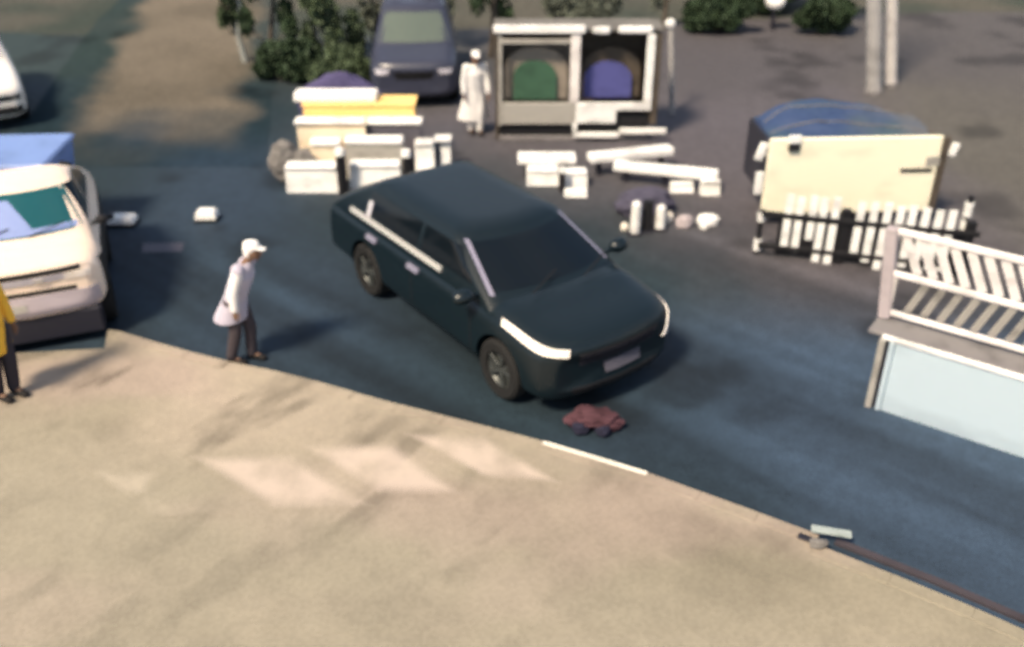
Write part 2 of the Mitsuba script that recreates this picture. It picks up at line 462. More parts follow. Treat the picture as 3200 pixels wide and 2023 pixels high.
# ------------------------------------------------------------------ vehicles
def car_meshes(L, W, H, hood, cowl, belt, zb=0.22, roof_f=-1.85, roof_r=None, base_f=-1.0, base_r=None, wr=0.33, axle_f=-0.78, axle_r=None, nose=0.70, bow=0.12):
    roof_r = -L + 0.55 if roof_r is None else roof_r
    base_r = -L + 0.12 if base_r is None else base_r
    axle_r = -L + 0.75 if axle_r is None else axle_r
    from scipy.interpolate import PchipInterpolator as PI
    xs = [0.0, -0.03, -0.10, -0.30, -0.60, base_f, -L * 0.5, base_r, -L + 0.05, -L]
    zt = [nose - 0.08, nose, hood - 0.05, hood, hood + (cowl - hood) * 0.5, cowl, belt, belt - 0.02, belt - 0.12, belt - 0.25]
    zl = [zb + 0.14, zb + 0.06, zb + 0.01, zb, zb, zb, zb, zb, zb + 0.06, zb + 0.15]
    hw = [0.74, 0.84, 0.93, 0.975, 0.99, 1.0, 1.0, 0.97, 0.92, 0.82]
    o = np.argsort(xs)
    fz, fl, fh = (PI(np.array(xs)[o], np.array(a)[o]) for a in (zt, zl, hw))
    X = np.unique(np.concatenate([np.linspace(-L, 0, 70), np.linspace(-0.35, 0, 22), np.linspace(-L, -L + 0.2, 10)]))
    an = np.linspace(0, 2 * np.pi, 56, endpoint=False)
    R = []
    for x in X:
        z0, z1, w = fl(x), fz(x), fh(x) * W / 2
        c, s = np.cos(an), np.sin(an)
        y = w * np.sign(c) * np.abs(c) ** 0.32
        z = (z0 + z1) / 2 + (z1 - z0) / 2 * np.sign(s) * np.abs(s) ** 0.36
        y = y * (1 - 0.07 * np.clip((z - (z0 + 0.62 * (z1 - z0))) / (0.38 * (z1 - z0)), 0, 1) ** 1.5)
        xx = x - bow * (np.abs(y) / (W / 2)) ** 2.2 * np.clip(1 + x / 0.9, 0, 1)
        R.append(np.column_stack([xx, y, z]))
    body = rings(R)
    bm = man(body)
    for ax in (axle_f, axle_r):
        for s in (-1, 1):
            c = cyl((ax, s * (W / 2 - 0.24), wr), (ax, s * (W / 2 + 0.2), wr), wr + 0.055, n=36)
            bm = bm - man(c)
    body_cut = tri(bm)
    G = []
    for t in np.concatenate([np.linspace(0, 0.8, 9), 0.8 + 0.2 * np.sin(np.linspace(0.1, 1, 9) * np.pi / 2)]):
        z = belt - 0.10 + t * (H - belt + 0.10)
        e = 0.0 if t < 0.8 else 1 - math.sqrt(max(0, 1 - ((t - 0.8) / 0.2) ** 2))
        xf = base_f + 0.12 + (roof_f - base_f - 0.12) * (t / 0.85 if t < 0.85 else 1) - e * 0.35
        xr = base_r - 0.05 + (roof_r - base_r + 0.05) * min(1, t / 0.85) ** 1.3 + e * 0.35
        w = W / 2 * (0.93 - 0.22 * min(1, t) ** 1.15) - e * 0.30
        rc, ring = 0.16, []
        for (cx, cy, a0) in ((xf - rc, w - rc, 0), (xr + rc, w - rc, 90), (xr + rc, -w + rc, 180), (xf - rc, -w + rc, 270)):
            for a in np.radians(np.linspace(a0, a0 + 90, 9)):
                ring.append((cx + rc * math.cos(a), cy + rc * math.sin(a), z))
            # straight runs get points as well, so that the front can bow
            nxt = {0: (xr + rc, w), 90: (xr, -w + rc), 180: (xf - rc, -w), 270: (xf, w - rc)}[a0]
            last = ring[-1]
            for k in np.linspace(0, 1, 8)[1:-1]:
                ring.append((last[0] + (nxt[0] - last[0]) * k, last[1] + (nxt[1] - last[1]) * k, z))
        ring = np.array(ring)
        fr = np.clip((ring[:, 0] - (xf + xr) / 2) / ((xf - xr) / 2), 0, 1)
        ring[:, 0] -= fr * 0.16 * (ring[:, 1] / w) ** 2
        G.append(ring)
    cabin = rings(G)
    return body_cut, cabin, dict(axles=(axle_f, axle_r), wr=wr, W=W, L=L, H=H, belt=belt, body0=body)


def wheel_parts(key, x, y, r, side, M):
    ty = lathe_y([(r * 0.62, -0.09), (r * 0.9, -0.10), (r * 0.985, -0.07), (r, 0), (r * 0.985, 0.07), (r * 0.9, 0.10), (r * 0.62, 0.09), (r * 0.62, -0.09)])
    ri = [lathe_y([(0.001, 0.03), (0.05, 0.045), (0.06, 0.03), (r * 0.55, 0.02), (r * 0.64, 0.07), (r * 0.66, 0.05), (r * 0.6, -0.05), (0.001, -0.05)])]
    for k in range(5):
        a = k * 2 * math.pi / 5
        ri.append(bar((0.04 * math.cos(a), 0.05, 0.04 * math.sin(a)), (r * 0.6 * math.cos(a), 0.062, r * 0.6 * math.sin(a)), 0.05, 0.03, up=(0, 1, 0)))
    F = np.diag([1, side, 1, 1.0])
    F[:3, 3] = (x, y, r)
    wk, k = f'{key}__wheel', 0
    while wk + '__tyre' in scene:
        k += 1
        wk = f'{key}__wheel_{k:03d}'
    for nm, me, mt in (('tyre', ty, 'tyre_rubber'), ('rim', cat(*ri), 'alloy')):
        me = me.copy()
        me.apply_transform(F)
        if side < 0:
            me.invert()
        add(f'{wk}__{nm}', me, mt, 35, M)


def car(key, M, spec, paint, glass, windows=True):
    body, cabin, info = car_meshes(**spec)
    add(f'{key}__body', body, paint, 32, M)
    add(f'{key}__roof', cabin, paint, 40, M)
    W, wr = info['W'], info['wr']
    for ax in info['axles']:
        for s in (-1, 1):
            wheel_parts(key, ax, s * (W / 2 - 0.10), wr, s, M)
    # dark underside
    add(f'{key}__underbody', bbox(-info['L'] + 0.25, -0.25, -W / 2 + 0.26, W / 2 - 0.26, 0.17, 0.5, 0.03), 'black_plastic', False, M)
    return body, cabin, info


# --- the dark car in the middle
HX, HY, HPHI = 1.13, 8.50, -90 + 36.0
MH = put(HX, HY, 0.0, HPHI)
spec = dict(L=4.85, W=1.96, H=1.50, hood=0.95, cowl=1.03, belt=1.03, nose=0.84, roof_f=-1.75, base_f=-0.92, wr=0.35, axle_f=-0.85, axle_r=-3.75, bow=0.20, roof_r=-3.95)
hk = 'dark_car'
hb, hc, hi = car(hk, MH, spec, 'dark_paint', 'dark_glass')
full = hi['body0']
cabin = hc


def side_win(x0, x1, z0, z1, s, lean0=0.0, lean1=0.0):
    return [(x0, s * 3, z0), (x1, s * 3, z0), (x1 + lean1, s * 3, z1), (x0 + lean0, s * 3, z1)]


add(f'{hk}__windscreen', patch(cabin, [(3, -0.76, 1.07), (3, 0.76, 1.07), (3, 0.62, 1.39), (3, -0.62, 1.39)], (-1, 0, 0)), 'dark_glass', 30, MH)
for s in (-1, 1):
    d = (0, -s, 0)
    add(f'{hk}__side_window', patch(cabin, side_win(-1.45, -2.55, 1.09, 1.37, s, -0.40, 0), d), 'dark_glass', 30, MH)
    add(f'{hk}__side_window', patch(cabin, side_win(-2.63, -3.85, 1.09, 1.37, s, 0, 0.05), d), 'dark_glass', 30, MH)
    add(f'{hk}__window_trim', patch(cabin, side_win(-2.05, -4.20, 1.01, 1.065, s), d, out=0.024, thick=0.03, m=3, n=24), 'chrome', 30, MH)
    add(f'{hk}__pillar_sheen_and_trim', patch(cabin, [(3, s * 0.815, 1.05), (3, s * 0.775, 1.05), (3, s * 0.63, 1.41), (3, s * 0.67, 1.41)], (-1, 0, 0), out=0.012, m=12, n=3), 'pillar_sheen_and_handle', 30, MH)  # reflection streak along the front pillar, painted as a pale strip
    add(f'{hk}__pillar_sheen_and_trim', patch(cabin, side_win(-3.72, -3.81, 1.08, 1.26, s), d, out=0.018, m=5, n=3), 'lamp_silver', 30, MH)
    for x in (-2.45, -3.45):
        add(f'{hk}__door_handle', patch(full, side_win(x, x - 0.24, 0.84, 0.89, s), d, out=0.03, thick=0.035, m=3, n=6), 'pillar_sheen_and_handle', 30, MH)
    for x0 in (-1.35, -2.60, -3.72):
        add(f'{hk}__door_seam', patch(full, side_win(x0, x0 - 0.015, 0.38, 0.97, s), d, out=0.003, thick=0.012, m=10, n=2), 'black_plastic', False, MH)
    mir = blob((-1.30, s * 1.09, 1.08), (0.09, 0.13, 0.085), 3, 0.05, sub=3)
    add(f'{hk}__wing_mirror', cat(mir, bar((-1.32, s * 0.88, 1.03), (-1.31, s * 1.02, 1.05), 0.05, 0.05)), 'dark_paint', 40, MH)
add(f'{hk}__headlight', patch(full, [(-0.70, -1.10, 0.955), (0.00, -0.72, 0.84), (0.00, -0.72, 0.765), (-0.70, -1.10, 0.90)], (-0.62, 0.78, 0), out=0.014, n=26, m=6), 'lamp_lens', 40, MH)
add(f'{hk}__headlight', patch(full, [(0.06, 0.80, 0.56), (-0.04, 0.92, 0.56), (-0.34, 1.08, 0.84), (-0.14, 0.96, 0.84)], (-0.8, -0.6, 0), out=0.014, n=12, m=10), 'lamp_dull', 40, MH)
add(f'{hk}__grille', patch(full, [(3, -0.52, 0.78), (3, 0.58, 0.78), (3, 0.50, 0.60), (3, -0.46, 0.60)], (-1, 0, 0), out=0.004), 'black_plastic', False, MH)
for z in (0.64, 0.69, 0.74):
    add(f'{hk}__grille_bar', patch(full, [(3, -0.48, z), (3, 0.54, z), (3, 0.54, z - 0.018), (3, -0.48, z - 0.018)], (-1, 0, 0), out=0.014, m=2, thick=0.02), 'charcoal', False, MH)
add(f'{hk}__number_plate', patch(full, [(3, -0.16, 0.56), (3, 0.34, 0.56), (3, 0.34, 0.45), (3, -0.16, 0.45)], (-1, 0, 0), out=0.016, thick=0.02), 'plate_grey', False, MH)
add(f'{hk}__lower_grille', patch(full, [(3, -0.6, 0.38), (3, 0.6, 0.38), (3, 0.55, 0.28), (3, -0.55, 0.28)], (-1, 0, 0), out=0.004), 'black_plastic', False, MH)
for s in (-1, 1):
    add(f'{hk}__wiper', bar((-0.92, s * 0.35 - 0.1, 1.085), (-1.10, s * 0.35 + 0.35, 1.175), 0.018, 0.018), 'black_plastic', False, MH)
tag(hk, 'large dark car with white headlight strip and bright window trim, turning towards the pavement edge', 'car')

# --- the cream van at the left edge
MV = put(-5.47, 9.54, 0.0, -90 + 22.0)
spec = dict(L=3.0, W=1.70, H=1.72, hood=1.11, cowl=1.20, belt=1.18, zb=0.40, nose=1.06, roof_f=-1.05, roof_r=-1.75, base_f=-0.42, wr=0.31, axle_f=-0.62, axle_r=-2.35, bow=0.10)
vk = 'cream_van'
vb, vc, vi = car(vk, MV, spec, 'van_paint', 'teal_glass')
full, cabin = vi['body0'], vc


def vfront(name, y0, y1, z0, z1, mat, out=0.008, slope=0.0, n=22, m=4):
    add(f'{vk}__{name}', patch(full, [(3, y0, z1 - slope), (3, y1, z1), (3, y1, z0), (3, y0, z0 - slope)], (-1, 0, 0), out=out, n=n, m=m), mat, 30, MV)


add(f'{vk}__windscreen', patch(cabin, [(3, -0.70, 1.235), (3, 0.70, 1.235), (3, 0.55, 1.60), (3, -0.55, 1.60)], (-1, 0, 0)), 'teal_glass', 30, MV)
add(f'{vk}__lower_reflection', patch(cabin, [(3, -0.66, 1.25), (3, 0.65, 1.25), (3, 0.635, 1.295), (3, -0.66, 1.295)], (-1, 0, 0), out=0.010, thick=0.004, m=3), 'lilac_reflection', 30, MV)  # lilac reflection painted as a strip along the foot of the glass
add(f'{vk}__glass_reflection', patch(cabin, [(3, -0.62, 1.297), (3, 0.16, 1.297), (3, -0.06, 1.55), (3, -0.56, 1.55)], (-1, 0, 0), out=0.010, thick=0.004), 'lilac_reflection', 30, MV)  # lilac reflection painted as a panel on the glass
for s in (-1, 1):
    d = (0, -s, 0)
    add(f'{vk}__side_window', patch(cabin, side_win(-0.78, -1.40, 1.24, 1.60, s, -0.36, 0), d), 'dark_glass', 30, MV)
    add(f'{vk}__side_window', patch(cabin, side_win(-1.48, -2.3, 1.24, 1.60, s, 0, 0.3), d), 'dark_glass', 30, MV)
    add(f'{vk}__wing_mirror', cat(blob((-0.72, s * 0.91, 1.25), (0.05, 0.08, 0.06), 5, 0.05, sub=3), bar((-0.74, s * 0.78, 1.21), (-0.73, s * 0.86, 1.22), 0.04, 0.04)), 'black_plastic', 40, MV)
    add(f'{vk}__side_shade', patch(full, side_win(-0.30, -2.85, 0.50, 0.96, s), d, out=0.012, n=40, m=8), 'black_plastic', 30, MV)  # shade on the flank of the van, put in as a black panel
    add(f'{vk}__wiper', bar((-0.50, s * 0.30 - 0.2, 1.245), (-0.62, s * 0.30 + 0.22, 1.33), 0.014, 0.014), 'black_plastic', False, MV)
vfront('bonnet_gap', -0.66, 0.60, 0.965, 1.020, 'black_plastic', slope=0.010)
vfront('light_bar', -0.32, 0.70, 0.875, 0.945, 'lamp_silver', 0.010)
for s in (-1, 1):
    vfront('headlight', s * 0.56 - 0.14, s * 0.56 + 0.14, 0.87, 0.95, 'lamp_lens', 0.016, n=8)
vfront('badge', 0.10, 0.20, 0.885, 0.935, 'chrome', 0.02, n=4)
vfront('lower_slot', -0.46, 0.52, 0.725, 0.775, 'black_plastic', 0.006)
vfront('lower_bumper', -0.78, 0.76, 0.47, 0.715, 'grey_valance', 0.010, m=8)
vfront('number_plate', -0.36, -0.04, 0.55, 0.64, 'sill_paint', 0.018, n=6)
add(f'{vk}__under_shade', bbox(-0.42, -0.05, -0.74, 0.72, 0.112, 0.455, 0.03), 'charcoal', False, MV)  # dark block standing in for the shade under the bumper
tag(vk, 'cream van with teal windscreen, cut off by the left edge of the frame', 'van')

# --- the white car far left, only its front corner in view
MW = put(-9.80, 17.25, 0.0, -90 + 30.0)
spec = dict(L=4.0, W=1.7, H=1.45, hood=0.84, cowl=0.95, belt=0.95, nose=0.74, roof_f=-2.0, base_f=-1.25, wr=0.30)
wk = 'white_car'
wb, wc, wi = car(wk, MW, spec, 'white_car_paint', 'dark_glass')
full, cabin = wi['body0'], wc
add(f'{wk}__windscreen', patch(cabin, [(3, -0.70, 0.99), (3, 0.70, 0.99), (3, 0.55, 1.35), (3, -0.55, 1.35)], (-1, 0, 0)), 'dark_glass', 30, MW)
add(f'{wk}__grille', patch(full, [(3, -0.74, 0.64), (3, 0.76, 0.64), (3, 0.74, 0.55), (3, -0.74, 0.55)], (-1, 0, 0), out=0.006, n=20), 'black_plastic', False, MW)
add(f'{wk}__bumper_slot', patch(full, [(3, -0.76, 0.44), (3, 0.76, 0.44), (3, 0.74, 0.30), (3, -0.74, 0.30)], (-1, 0, 0), out=0.006, n=20), 'black_plastic', False, MW)
tag(wk, 'white car far back at the left edge of the frame, with dark grille slots', 'car')

# --- the dark blue car behind the crates
MB = put(-1.93, 18.75, 0.0, -90 + 4.0)
spec = dict(L=4.0, W=1.78, H=1.72, hood=0.98, cowl=1.08, belt=1.05, nose=0.86, roof_f=-1.55, base_f=-0.85, wr=0.32)
bk = 'blue_car'
bb, bc, bi = car(bk, MB, spec, 'blue_paint', 'green_sheen_glass')
full, cabin = bi['body0'], bc
add(f'{bk}__windscreen', patch(cabin, [(3, -0.72, 1.11), (3, 0.72, 1.11), (3, 0.56, 1.58), (3, -0.56, 1.58)], (-1, 0, 0)), 'green_sheen_glass', 30, MB)
for s in (-1, 1):
    add(f'{bk}__headlight', patch(full, [(3, s * 0.62 - 0.15, 0.80), (3, s * 0.62 + 0.15, 0.80), (3, s * 0.62 + 0.12, 0.70), (3, s * 0.62 - 0.12, 0.70)], (-1, 0, 0), out=0.01, m=4), 'lamp_silver', 30, MB)
add(f'{bk}__grille', patch(full, [(3, -0.40, 0.76), (3, 0.40, 0.76), (3, 0.36, 0.60), (3, -0.36, 0.60)], (-1, 0, 0), out=0.006), 'black_plastic', False, MB)
tag(bk, 'dark blue car with pale green reflection painted into the windscreen, parked behind the yellow crates', 'car')

# --- cream trailer with a tarpaulin load
tk = 'cream_trailer'
MT = put(4.93, 13.15, 0.0, 3.0)     # local x runs across the tail, y away along the trailer
TW, TL = 1.26, 1.15


def tpart(name, mesh, mat, sm=False):
    return add(f'{tk}__{name}', mesh, mat, sm, MT)


tpart('tailgate', bbox(-TW, TW, 0.0, 0.07, 0.20, 1.36, 0.02), 'cream_panel')
tpart('side_board', bbox(-TW + 0.004, -TW + 0.06, 0.075, TL, 0.45, 1.30, 0.01), 'charcoal')
tpart('side_board', bbox(TW - 0.06, TW - 0.004, 0.075, TL, 0.45, 1.30, 0.01), 'brown_panel')
tpart('front_board', bbox(-TW + 0.065, TW - 0.065, TL - 0.06, TL, 0.45, 1.30, 0.01), 'brown_panel')
tpart('bed', bbox(-TW + 0.07, TW - 0.07, 0.08, TL - 0.065, 0.42, 0.52, 0.01), 'black_plastic')
tpart('frame_rail', bbox(-0.5, 0.5, 0.12, TL + 0.9, 0.26, 0.41, 0.02), 'black_plastic')
tpart('latch', bbox(-TW + 0.25, -TW + 0.43, -0.05, 0.0, 1.30, 1.42, 0.012), 'white_paint')
tpart('latch', bbox(-TW + 0.26, -TW + 0.42, -0.055, -0.003, 1.19, 1.295, 0.012), 'black_plastic')
tpart('handle_slot', bbox(TW - 0.55, TW - 0.08, -0.02, 0.004, 0.83, 0.88, 0.005), 'black_plastic')
tpart('corner_plate', bbox(TW - 0.20, TW + 0.002, -0.014, 0.006, 0.92, 1.06, 0.004), 'sill_paint')
tpart('corner_post', bbox(TW + 0.003, TW + 0.10, -0.01, 0.08, 0.20, 1.34, 0.01), 'brown_panel')
for s, z0, z1 in ((-1, 1.02, 1.30), (1, 1.03, 1.24)):
    x = s * (TW + 0.10 + 0.10 * (s > 0))
    m = bbox(-0.06, 0.06, -0.03, 0.03, z0 - (z0 + z1) / 2, z1 - (z0 + z1) / 2, 0.02)
    m.apply_transform(trimesh.transformations.rotation_matrix(0.30, [0, 1, 0]))
    m.apply_translation([x, 0.05, (z0 + z1) / 2])
    tpart('marker_board', cat(m, bar((s * TW * 0.99, 0.06, 1.10), (x, 0.06, 1.14), 0.02, 0.02)), 'white_paint')
tpart('side_marker', bbox(-TW - 0.14, -TW - 0.03, -0.01, 0.05, 0.52, 0.86, 0.012), 'white_paint')
for s in (-1, 1):
    w_ = lathe_y([(0.2, -0.1), (0.33, -0.11), (0.36, 0), (0.33, 0.11), (0.2, 0.1), (0.19, -0.02), (0.001, -0.02)], 28)
    w_.apply_transform(trimesh.transformations.rotation_matrix(math.pi / 2, [0, 0, 1]))
    w_.apply_translation([s * 0.85, 0.62, 0.36])
    add(f'{tk}__wheel', w_, 'tyre_rubber', 35, MT)
tag(tk, 'cream trailer tail standing behind the black and white picket fence', 'trailer')
u, v = np.meshgrid(np.linspace(-1, 1, 60), np.linspace(0, 1, 50), indexing='ij')
zz = 1.30 + (0.34 - 0.20 * np.clip(u + 0.2, 0, 1.2)) * np.clip(1 - np.abs(u) ** 5, 0, 1) * np.clip(v * 1.5, 0, 1) ** 0.8 * np.clip((1 - v) * 5, 0, 1) ** 0.5
zz = zz + 0.14 * (meshkit.fbm(np.stack([u * 3, v * 4, u * 0], -1), 4, seed=11) - 0.5) + 0.02
P = np.stack([u * (TW - 0.05), 0.10 + v * (TL - 0.18), zz], -1).reshape(-1, 3)
i, j = np.meshgrid(np.arange(59), np.arange(49), indexing='ij')
q = np.stack([i * 50 + j, (i + 1) * 50 + j, (i + 1) * 50 + j + 1, i * 50 + j + 1], -1).reshape(-1, 4)
top = trimesh.Trimesh(P, np.vstack([q[:, [0, 1, 2]], q[:, [0, 2, 3]]]), process=False)
low = P.copy()
low[:, 2] = 0.55
shell = trimesh.Trimesh(np.vstack([P, low]), np.vstack([top.faces, top.faces[:, ::-1] + len(P)]), process=False)
edge = np.concatenate([np.arange(60) * 50, 59 * 50 + np.arange(1, 50), np.arange(58, -1, -1) * 50 + 49, np.arange(48, 0, -1)])
nx = np.roll(edge, -1)
f2 = np.vstack([shell.faces, np.stack([edge, edge + len(P), nx + len(P)], -1), np.stack([edge, nx + len(P), nx], -1)])
add('tarpaulin_load__sheet', trimesh.Trimesh(shell.vertices, f2, process=True), 'tarpaulin', 40, MT)
tag('tarpaulin_load', 'blue and grey green tarpaulin heaped over the load of the cream trailer', 'tarpaulin')

ZG = zz
for kq, vi_ in enumerate((12, 30)):
    pts = [np.array([u[a, vi_] * (TW - 0.05), 0.10 + v[a, vi_] * (TL - 0.18), ZG[a, vi_] + 0.008]) for a in range(1, 59, 4)]
    add('tarpaulin_load__rope', cat(*[cyl(pts[a], pts[a + 1], 0.011, n=6) for a in range(len(pts) - 1)]), 'sack_grey', False, MT)

# ------------------------------------------------------------------ picket fence
fk = 'picket_fence'


def fline(x):     # the fence's foot line
    return 12.10 - 0.26 * (x - 3.43)


px = [3.75, 3.89, 4.05, 4.18, 4.33, 4.64, 4.80, 4.96, 5.12, 5.26, 5.42, 5.58, 5.73]
for k, x in enumerate(px):
    y = fline(x)
    lo = [0.20, 0.16, 0.36, 0.04, 0.03, 0.24, 0.12, 0.02, 0.1, 0.1, 0.1, 0.1, 0.1][k]
    m = bbox(-0.050, 0.050, -0.012, 0.012, lo - 0.03, 0.60 + rng.uniform(-0.02, 0.02), 0.004)
    m2 = bbox(-0.050, 0.050, -0.012, 0.012, 0.68, 0.96 + rng.uniform(-0.03, 0.03), 0.004)
    R = put(x, y, 0, -14.6)
    add(f'{fk}__picket', m, 'white_paint', False, R)
    add(f'{fk}__picket', m2, 'white_paint', False, R)
for z in (0.645, 0.17):
    add(f'{fk}__rail', bar((3.42, fline(3.42) + 0.01, z), (6.10, fline(6.10) + 0.01, z), 0.05, 0.075), 'black_plastic')
for x in (4.49, 6.0):
    add(f'{fk}__post', bbox(x - 0.06, x + 0.06, fline(x) + 0.02, fline(x) + 0.12, 0.0, 0.80, 0.01), 'black_plastic')
add(f'{fk}__shade_board', bar((3.66, fline(3.66) + 0.06, 0.35), (5.95, fline(5.95) + 0.06, 0.35), 0.03, 0.62), 'black_plastic')  # black board added for the trailer shade seen between the pickets
tag(fk, 'black and white picket fence with a dark middle rail in front of the cream trailer', 'fence')
for key, x, y, h, bands, lab in (('banded_post', 3.44, 12.20, 0.66, ((0.06, 0.22), (0.50, 0.62)), 'slim dark post with two white bands left of the picket fence'),
                                 ('banded_post', 6.02, 11.72, 1.06, ((0.10, 0.72), (0.78, 0.97)), 'white post with dark bands at the right end of the picket fence')):
    n = key if key + '__shaft' not in scene else key + '_001'
    add(f'{n}__shaft', cyl((x, y, 0), (x, y, h), 0.035), 'black_plastic', 40)
    for z0, z1 in bands:
        add(f'{n}__band', cyl((x, y, z0), (x, y, z1), 0.055), 'white_paint', 40)
    tag(n, lab, 'post')

# ------------------------------------------------------------------ pale wall with a lattice railing
D = np.array([5.06 - 3.89, 7.55 - 8.39, 0])
D /= np.linalg.norm(D)
Nw = np.array([-D[1], D[0], 0])          # away from the camera
A0 = np.array([3.79, 8.45, 0.0])
wl = 'pale_wall'
WH = 0.83
WM = np.eye(4)
WM[:3, 0], WM[:3, 1], WM[:3, 3] = D, Nw, A0


def wpart(key, m, mat, sm=False):
    return add(key, m, mat, sm, WM)


wpart(f'{wl}__panel', bbox(0.14, 4.6, 0.02, 0.52, -0.02, WH, 0.012), 'pale_blue')
wpart(f'{wl}__coping', bbox(-0.16, 4.6, 0.055, 0.56, WH + 0.003, WH + 0.045, 0.01), 'ledge_grey')
wpart(f'{wl}__coping_edge', bbox(0.0, 4.6, 0.0, 0.051, WH + 0.003, WH + 0.05, 0.008), 'white_paint')
wpart(f'{wl}__end_post', bbox(-0.02, 0.045, -0.01, 0.50, -0.02, WH, 0.008), 'sill_paint')
wpart(f'{wl}__end_post', bbox(0.085, 0.137, 0.0, 0.50, -0.02, WH, 0.008), 'pale_blue')
wpart(f'{wl}__end_slot', bbox(0.047, 0.083, 0.03, 0.49, 0.0, WH - 0.01, 0.004), 'charcoal')
tag(wl, 'low pale blue wall with a grey ledge on the right side of the road', 'wall')
lk = 'lattice_railing'
LY = 0.40
z0 = WH + 0.048


def rail(za, h, w=0.06, mat='railing_paint', x0=-0.15):
    wpart(f'{lk}__rail', bbox(x0, 4.6, LY - w / 2, LY + w / 2, za - h / 2, za + h / 2, 0.012), mat)


rail(z0 + 0.075, 0.06)
rail(z0 + 0.52, 0.065)
rail(z0 + 0.985, 0.07)
wpart(f'{lk}__post', bar((-0.10, LY, z0), (-0.21, LY, z0 + 1.01), 0.12, 0.12, up=(0, 1, 0), ch=0.015), 'post_mauve')
wpart(f'{lk}__gusset', bbox(-0.149, -0.05, LY - 0.02, LY + 0.02, z0 + 0.12, z0 + 0.47, 0.01), 'slat_paint')
for x in np.arange(-0.06, 4.3, 0.155):
    wpart(f'{lk}__slat', bar((x, LY, z0 + 0.945), (x + 0.19, LY, z0 + 0.56), 0.090, 0.016, up=(0, 1, 0)), 'upper_slat')
for x in np.arange(0.10, 4.3, 0.165):
    wpart(f'{lk}__slat', bar((x + 0.13, LY, z0 + 0.475), (x, LY, z0 + 0.115), 0.075, 0.016, up=(0, 1, 0)), 'slat_grey')
tag(lk, 'white metal railing of slanting slats standing on the pale blue wall', 'railing')

# ------------------------------------------------------------------ stack of barrier blocks and crates


def box_thing(key, m, mat, label, category, group=None, extra=()):
    n, k = key, 0
    while n in scene or any(q.startswith(n + '__') for q in scene):
        k += 1
        n = f'{key}_{k:03d}'
    if extra:
        add(f'{n}__body', m, mat)
        for nm, me, mt in extra:
            add(f'{n}__{nm}', me, mt)
    else:
        add(n, m, mat)
    tag(n, label, category, group)
    return n


def barrier(x0, x1, y, h, d, label, mat='white_paint', lip=True):
    """A road barrier block: a foot, a battered body and a proud cap."""
    c = (x0 + x1) / 2
    w = (x1 - x0) / 2
    body = trimesh.convex.convex_hull(np.array([(c + sx * w, y + (0 if s < 0 else d), 0.0) for sx in (-1, 1) for s in (-1, 1)] + [(c + sx * w * 0.985, y + (0.05 if s < 0 else d - 0.05), h * 0.86) for sx in (-1, 1) for s in (-1, 1)]))
    cap = bbox(x0 + 0.005, x1 - 0.005, y + 0.01, y + d - 0.01, h * 0.863, h, 0.02)
    return box_thing('barrier_block', body, mat, label, 'barrier', 'white barrier blocks', [('cap', cap, 'white_paint')])


barrier(-3.62, -2.79, 14.42, 0.44, 0.30, 'big white barrier block at the left front of the stack')
barrier(-2.62, -1.80, 14.58, 0.41, 0.30, 'second white barrier block along the front of the stack')
barrier(-1.58, -1.24, 14.92, 0.16, 0.26, 'small low white block in front of the right end of the stack')
barrier(-3.30, -2.80, 14.98, 0.66, 0.26, 'narrow white block behind the big front barrier', 'cream_wood')
barrier(-2.74, -1.78, 15.02, 0.68, 0.26, 'long pale block of the second row of barriers', 'sill_paint')
barrier(-1.62, -1.30, 15.22, 0.56, 0.26, 'upright white block right of the second barrier row')
barrier(-1.20, -1.04, 15.40, 0.52, 0.20, 'thin white block at the right end of the second row')
for x, y, h, lab in ((-2.705, 14.40, 0.70, 'tall black post between the two front barrier blocks'), (-1.70, 14.72, 0.56, 'short black post right of the second front barrier')):
    n = box_thing('black_post', cyl((x, y, 0), (x, y, h - 0.05), 0.080, 0.078), 'black_plastic', lab, 'post', None, [('cap', cyl((x, y, h - 0.047), (x, y, h + 0.05), 0.085, 0.07), 'white_paint')])


def crate(x0, x1, y, h, d, mat, label, lid='white_paint', rows=3, z0=0.0):
    core = bbox(x0 + 0.02, x1 - 0.02, y + 0.02, y + d - 0.02, z0, z0 + h - 0.03, 0.01)
    ex = []
    hh = (h - 0.07) / rows
    for k in range(rows):
        ex.append(('plank', bbox(x0, x1, y, y + 0.019, z0 + 0.005 + k * hh, z0 + (k + 1) * hh - 0.012, 0.004), mat))
    ex.append(('lid', bbox(x0 - 0.02, x1 + 0.02, y - 0.02, y + d + 0.02, z0 + h - 0.05, z0 + h, 0.01), lid))
    return box_thing('crate', core, mat, label, 'crate', None, ex)


crate(-3.55, -2.42, 15.32, 0.86, 0.34, 'cream_wood', 'cream crate standing behind the barrier blocks', 'cream_wood')
crate(-3.50, -1.64, 15.72, 1.06, 0.50, 'yellow_wood', 'long yellow crate at the back of the stack', 'yellow_wood', 2)
box_thing('board', bbox(-3.66, -2.28, 15.80, 16.15, 1.065, 1.20, 0.015), 'white_paint', 'white board lying on top of the long yellow crate', 'board')
box_thing('board', bbox(-2.90, -1.50, 15.45, 15.62, 0.66, 0.71, 0.008), 'white_paint', 'thin white board leaning in front of the yellow crate', 'board')
scene.pop('board_001', None)
labels.pop('board_001', None)
n = box_thing('board', bbox(-2.92, -1.52, 15.46, 15.70, 0.0, 0.74, 0.008), 'grey_panel', 'grey panel with a thin white top edge before the yellow crate', 'panel', None, [('top_edge', bbox(-2.94, -1.50, 15.44, 15.71, 0.786, 0.85, 0.01), 'white_paint'), ('shadow_gap', bbox(-2.90, -1.54, 15.47, 15.69, 0.742, 0.784, 0.004), 'black_plastic')])
add('sack', blob((-3.72, 14.95, 0.34), (0.26, 0.22, 0.36), 4, 0.3, 2.5, 4, 0.0), 'sack_grey', 60)
tag('sack', 'grey bulging sack at the left end of the stack', 'sack')
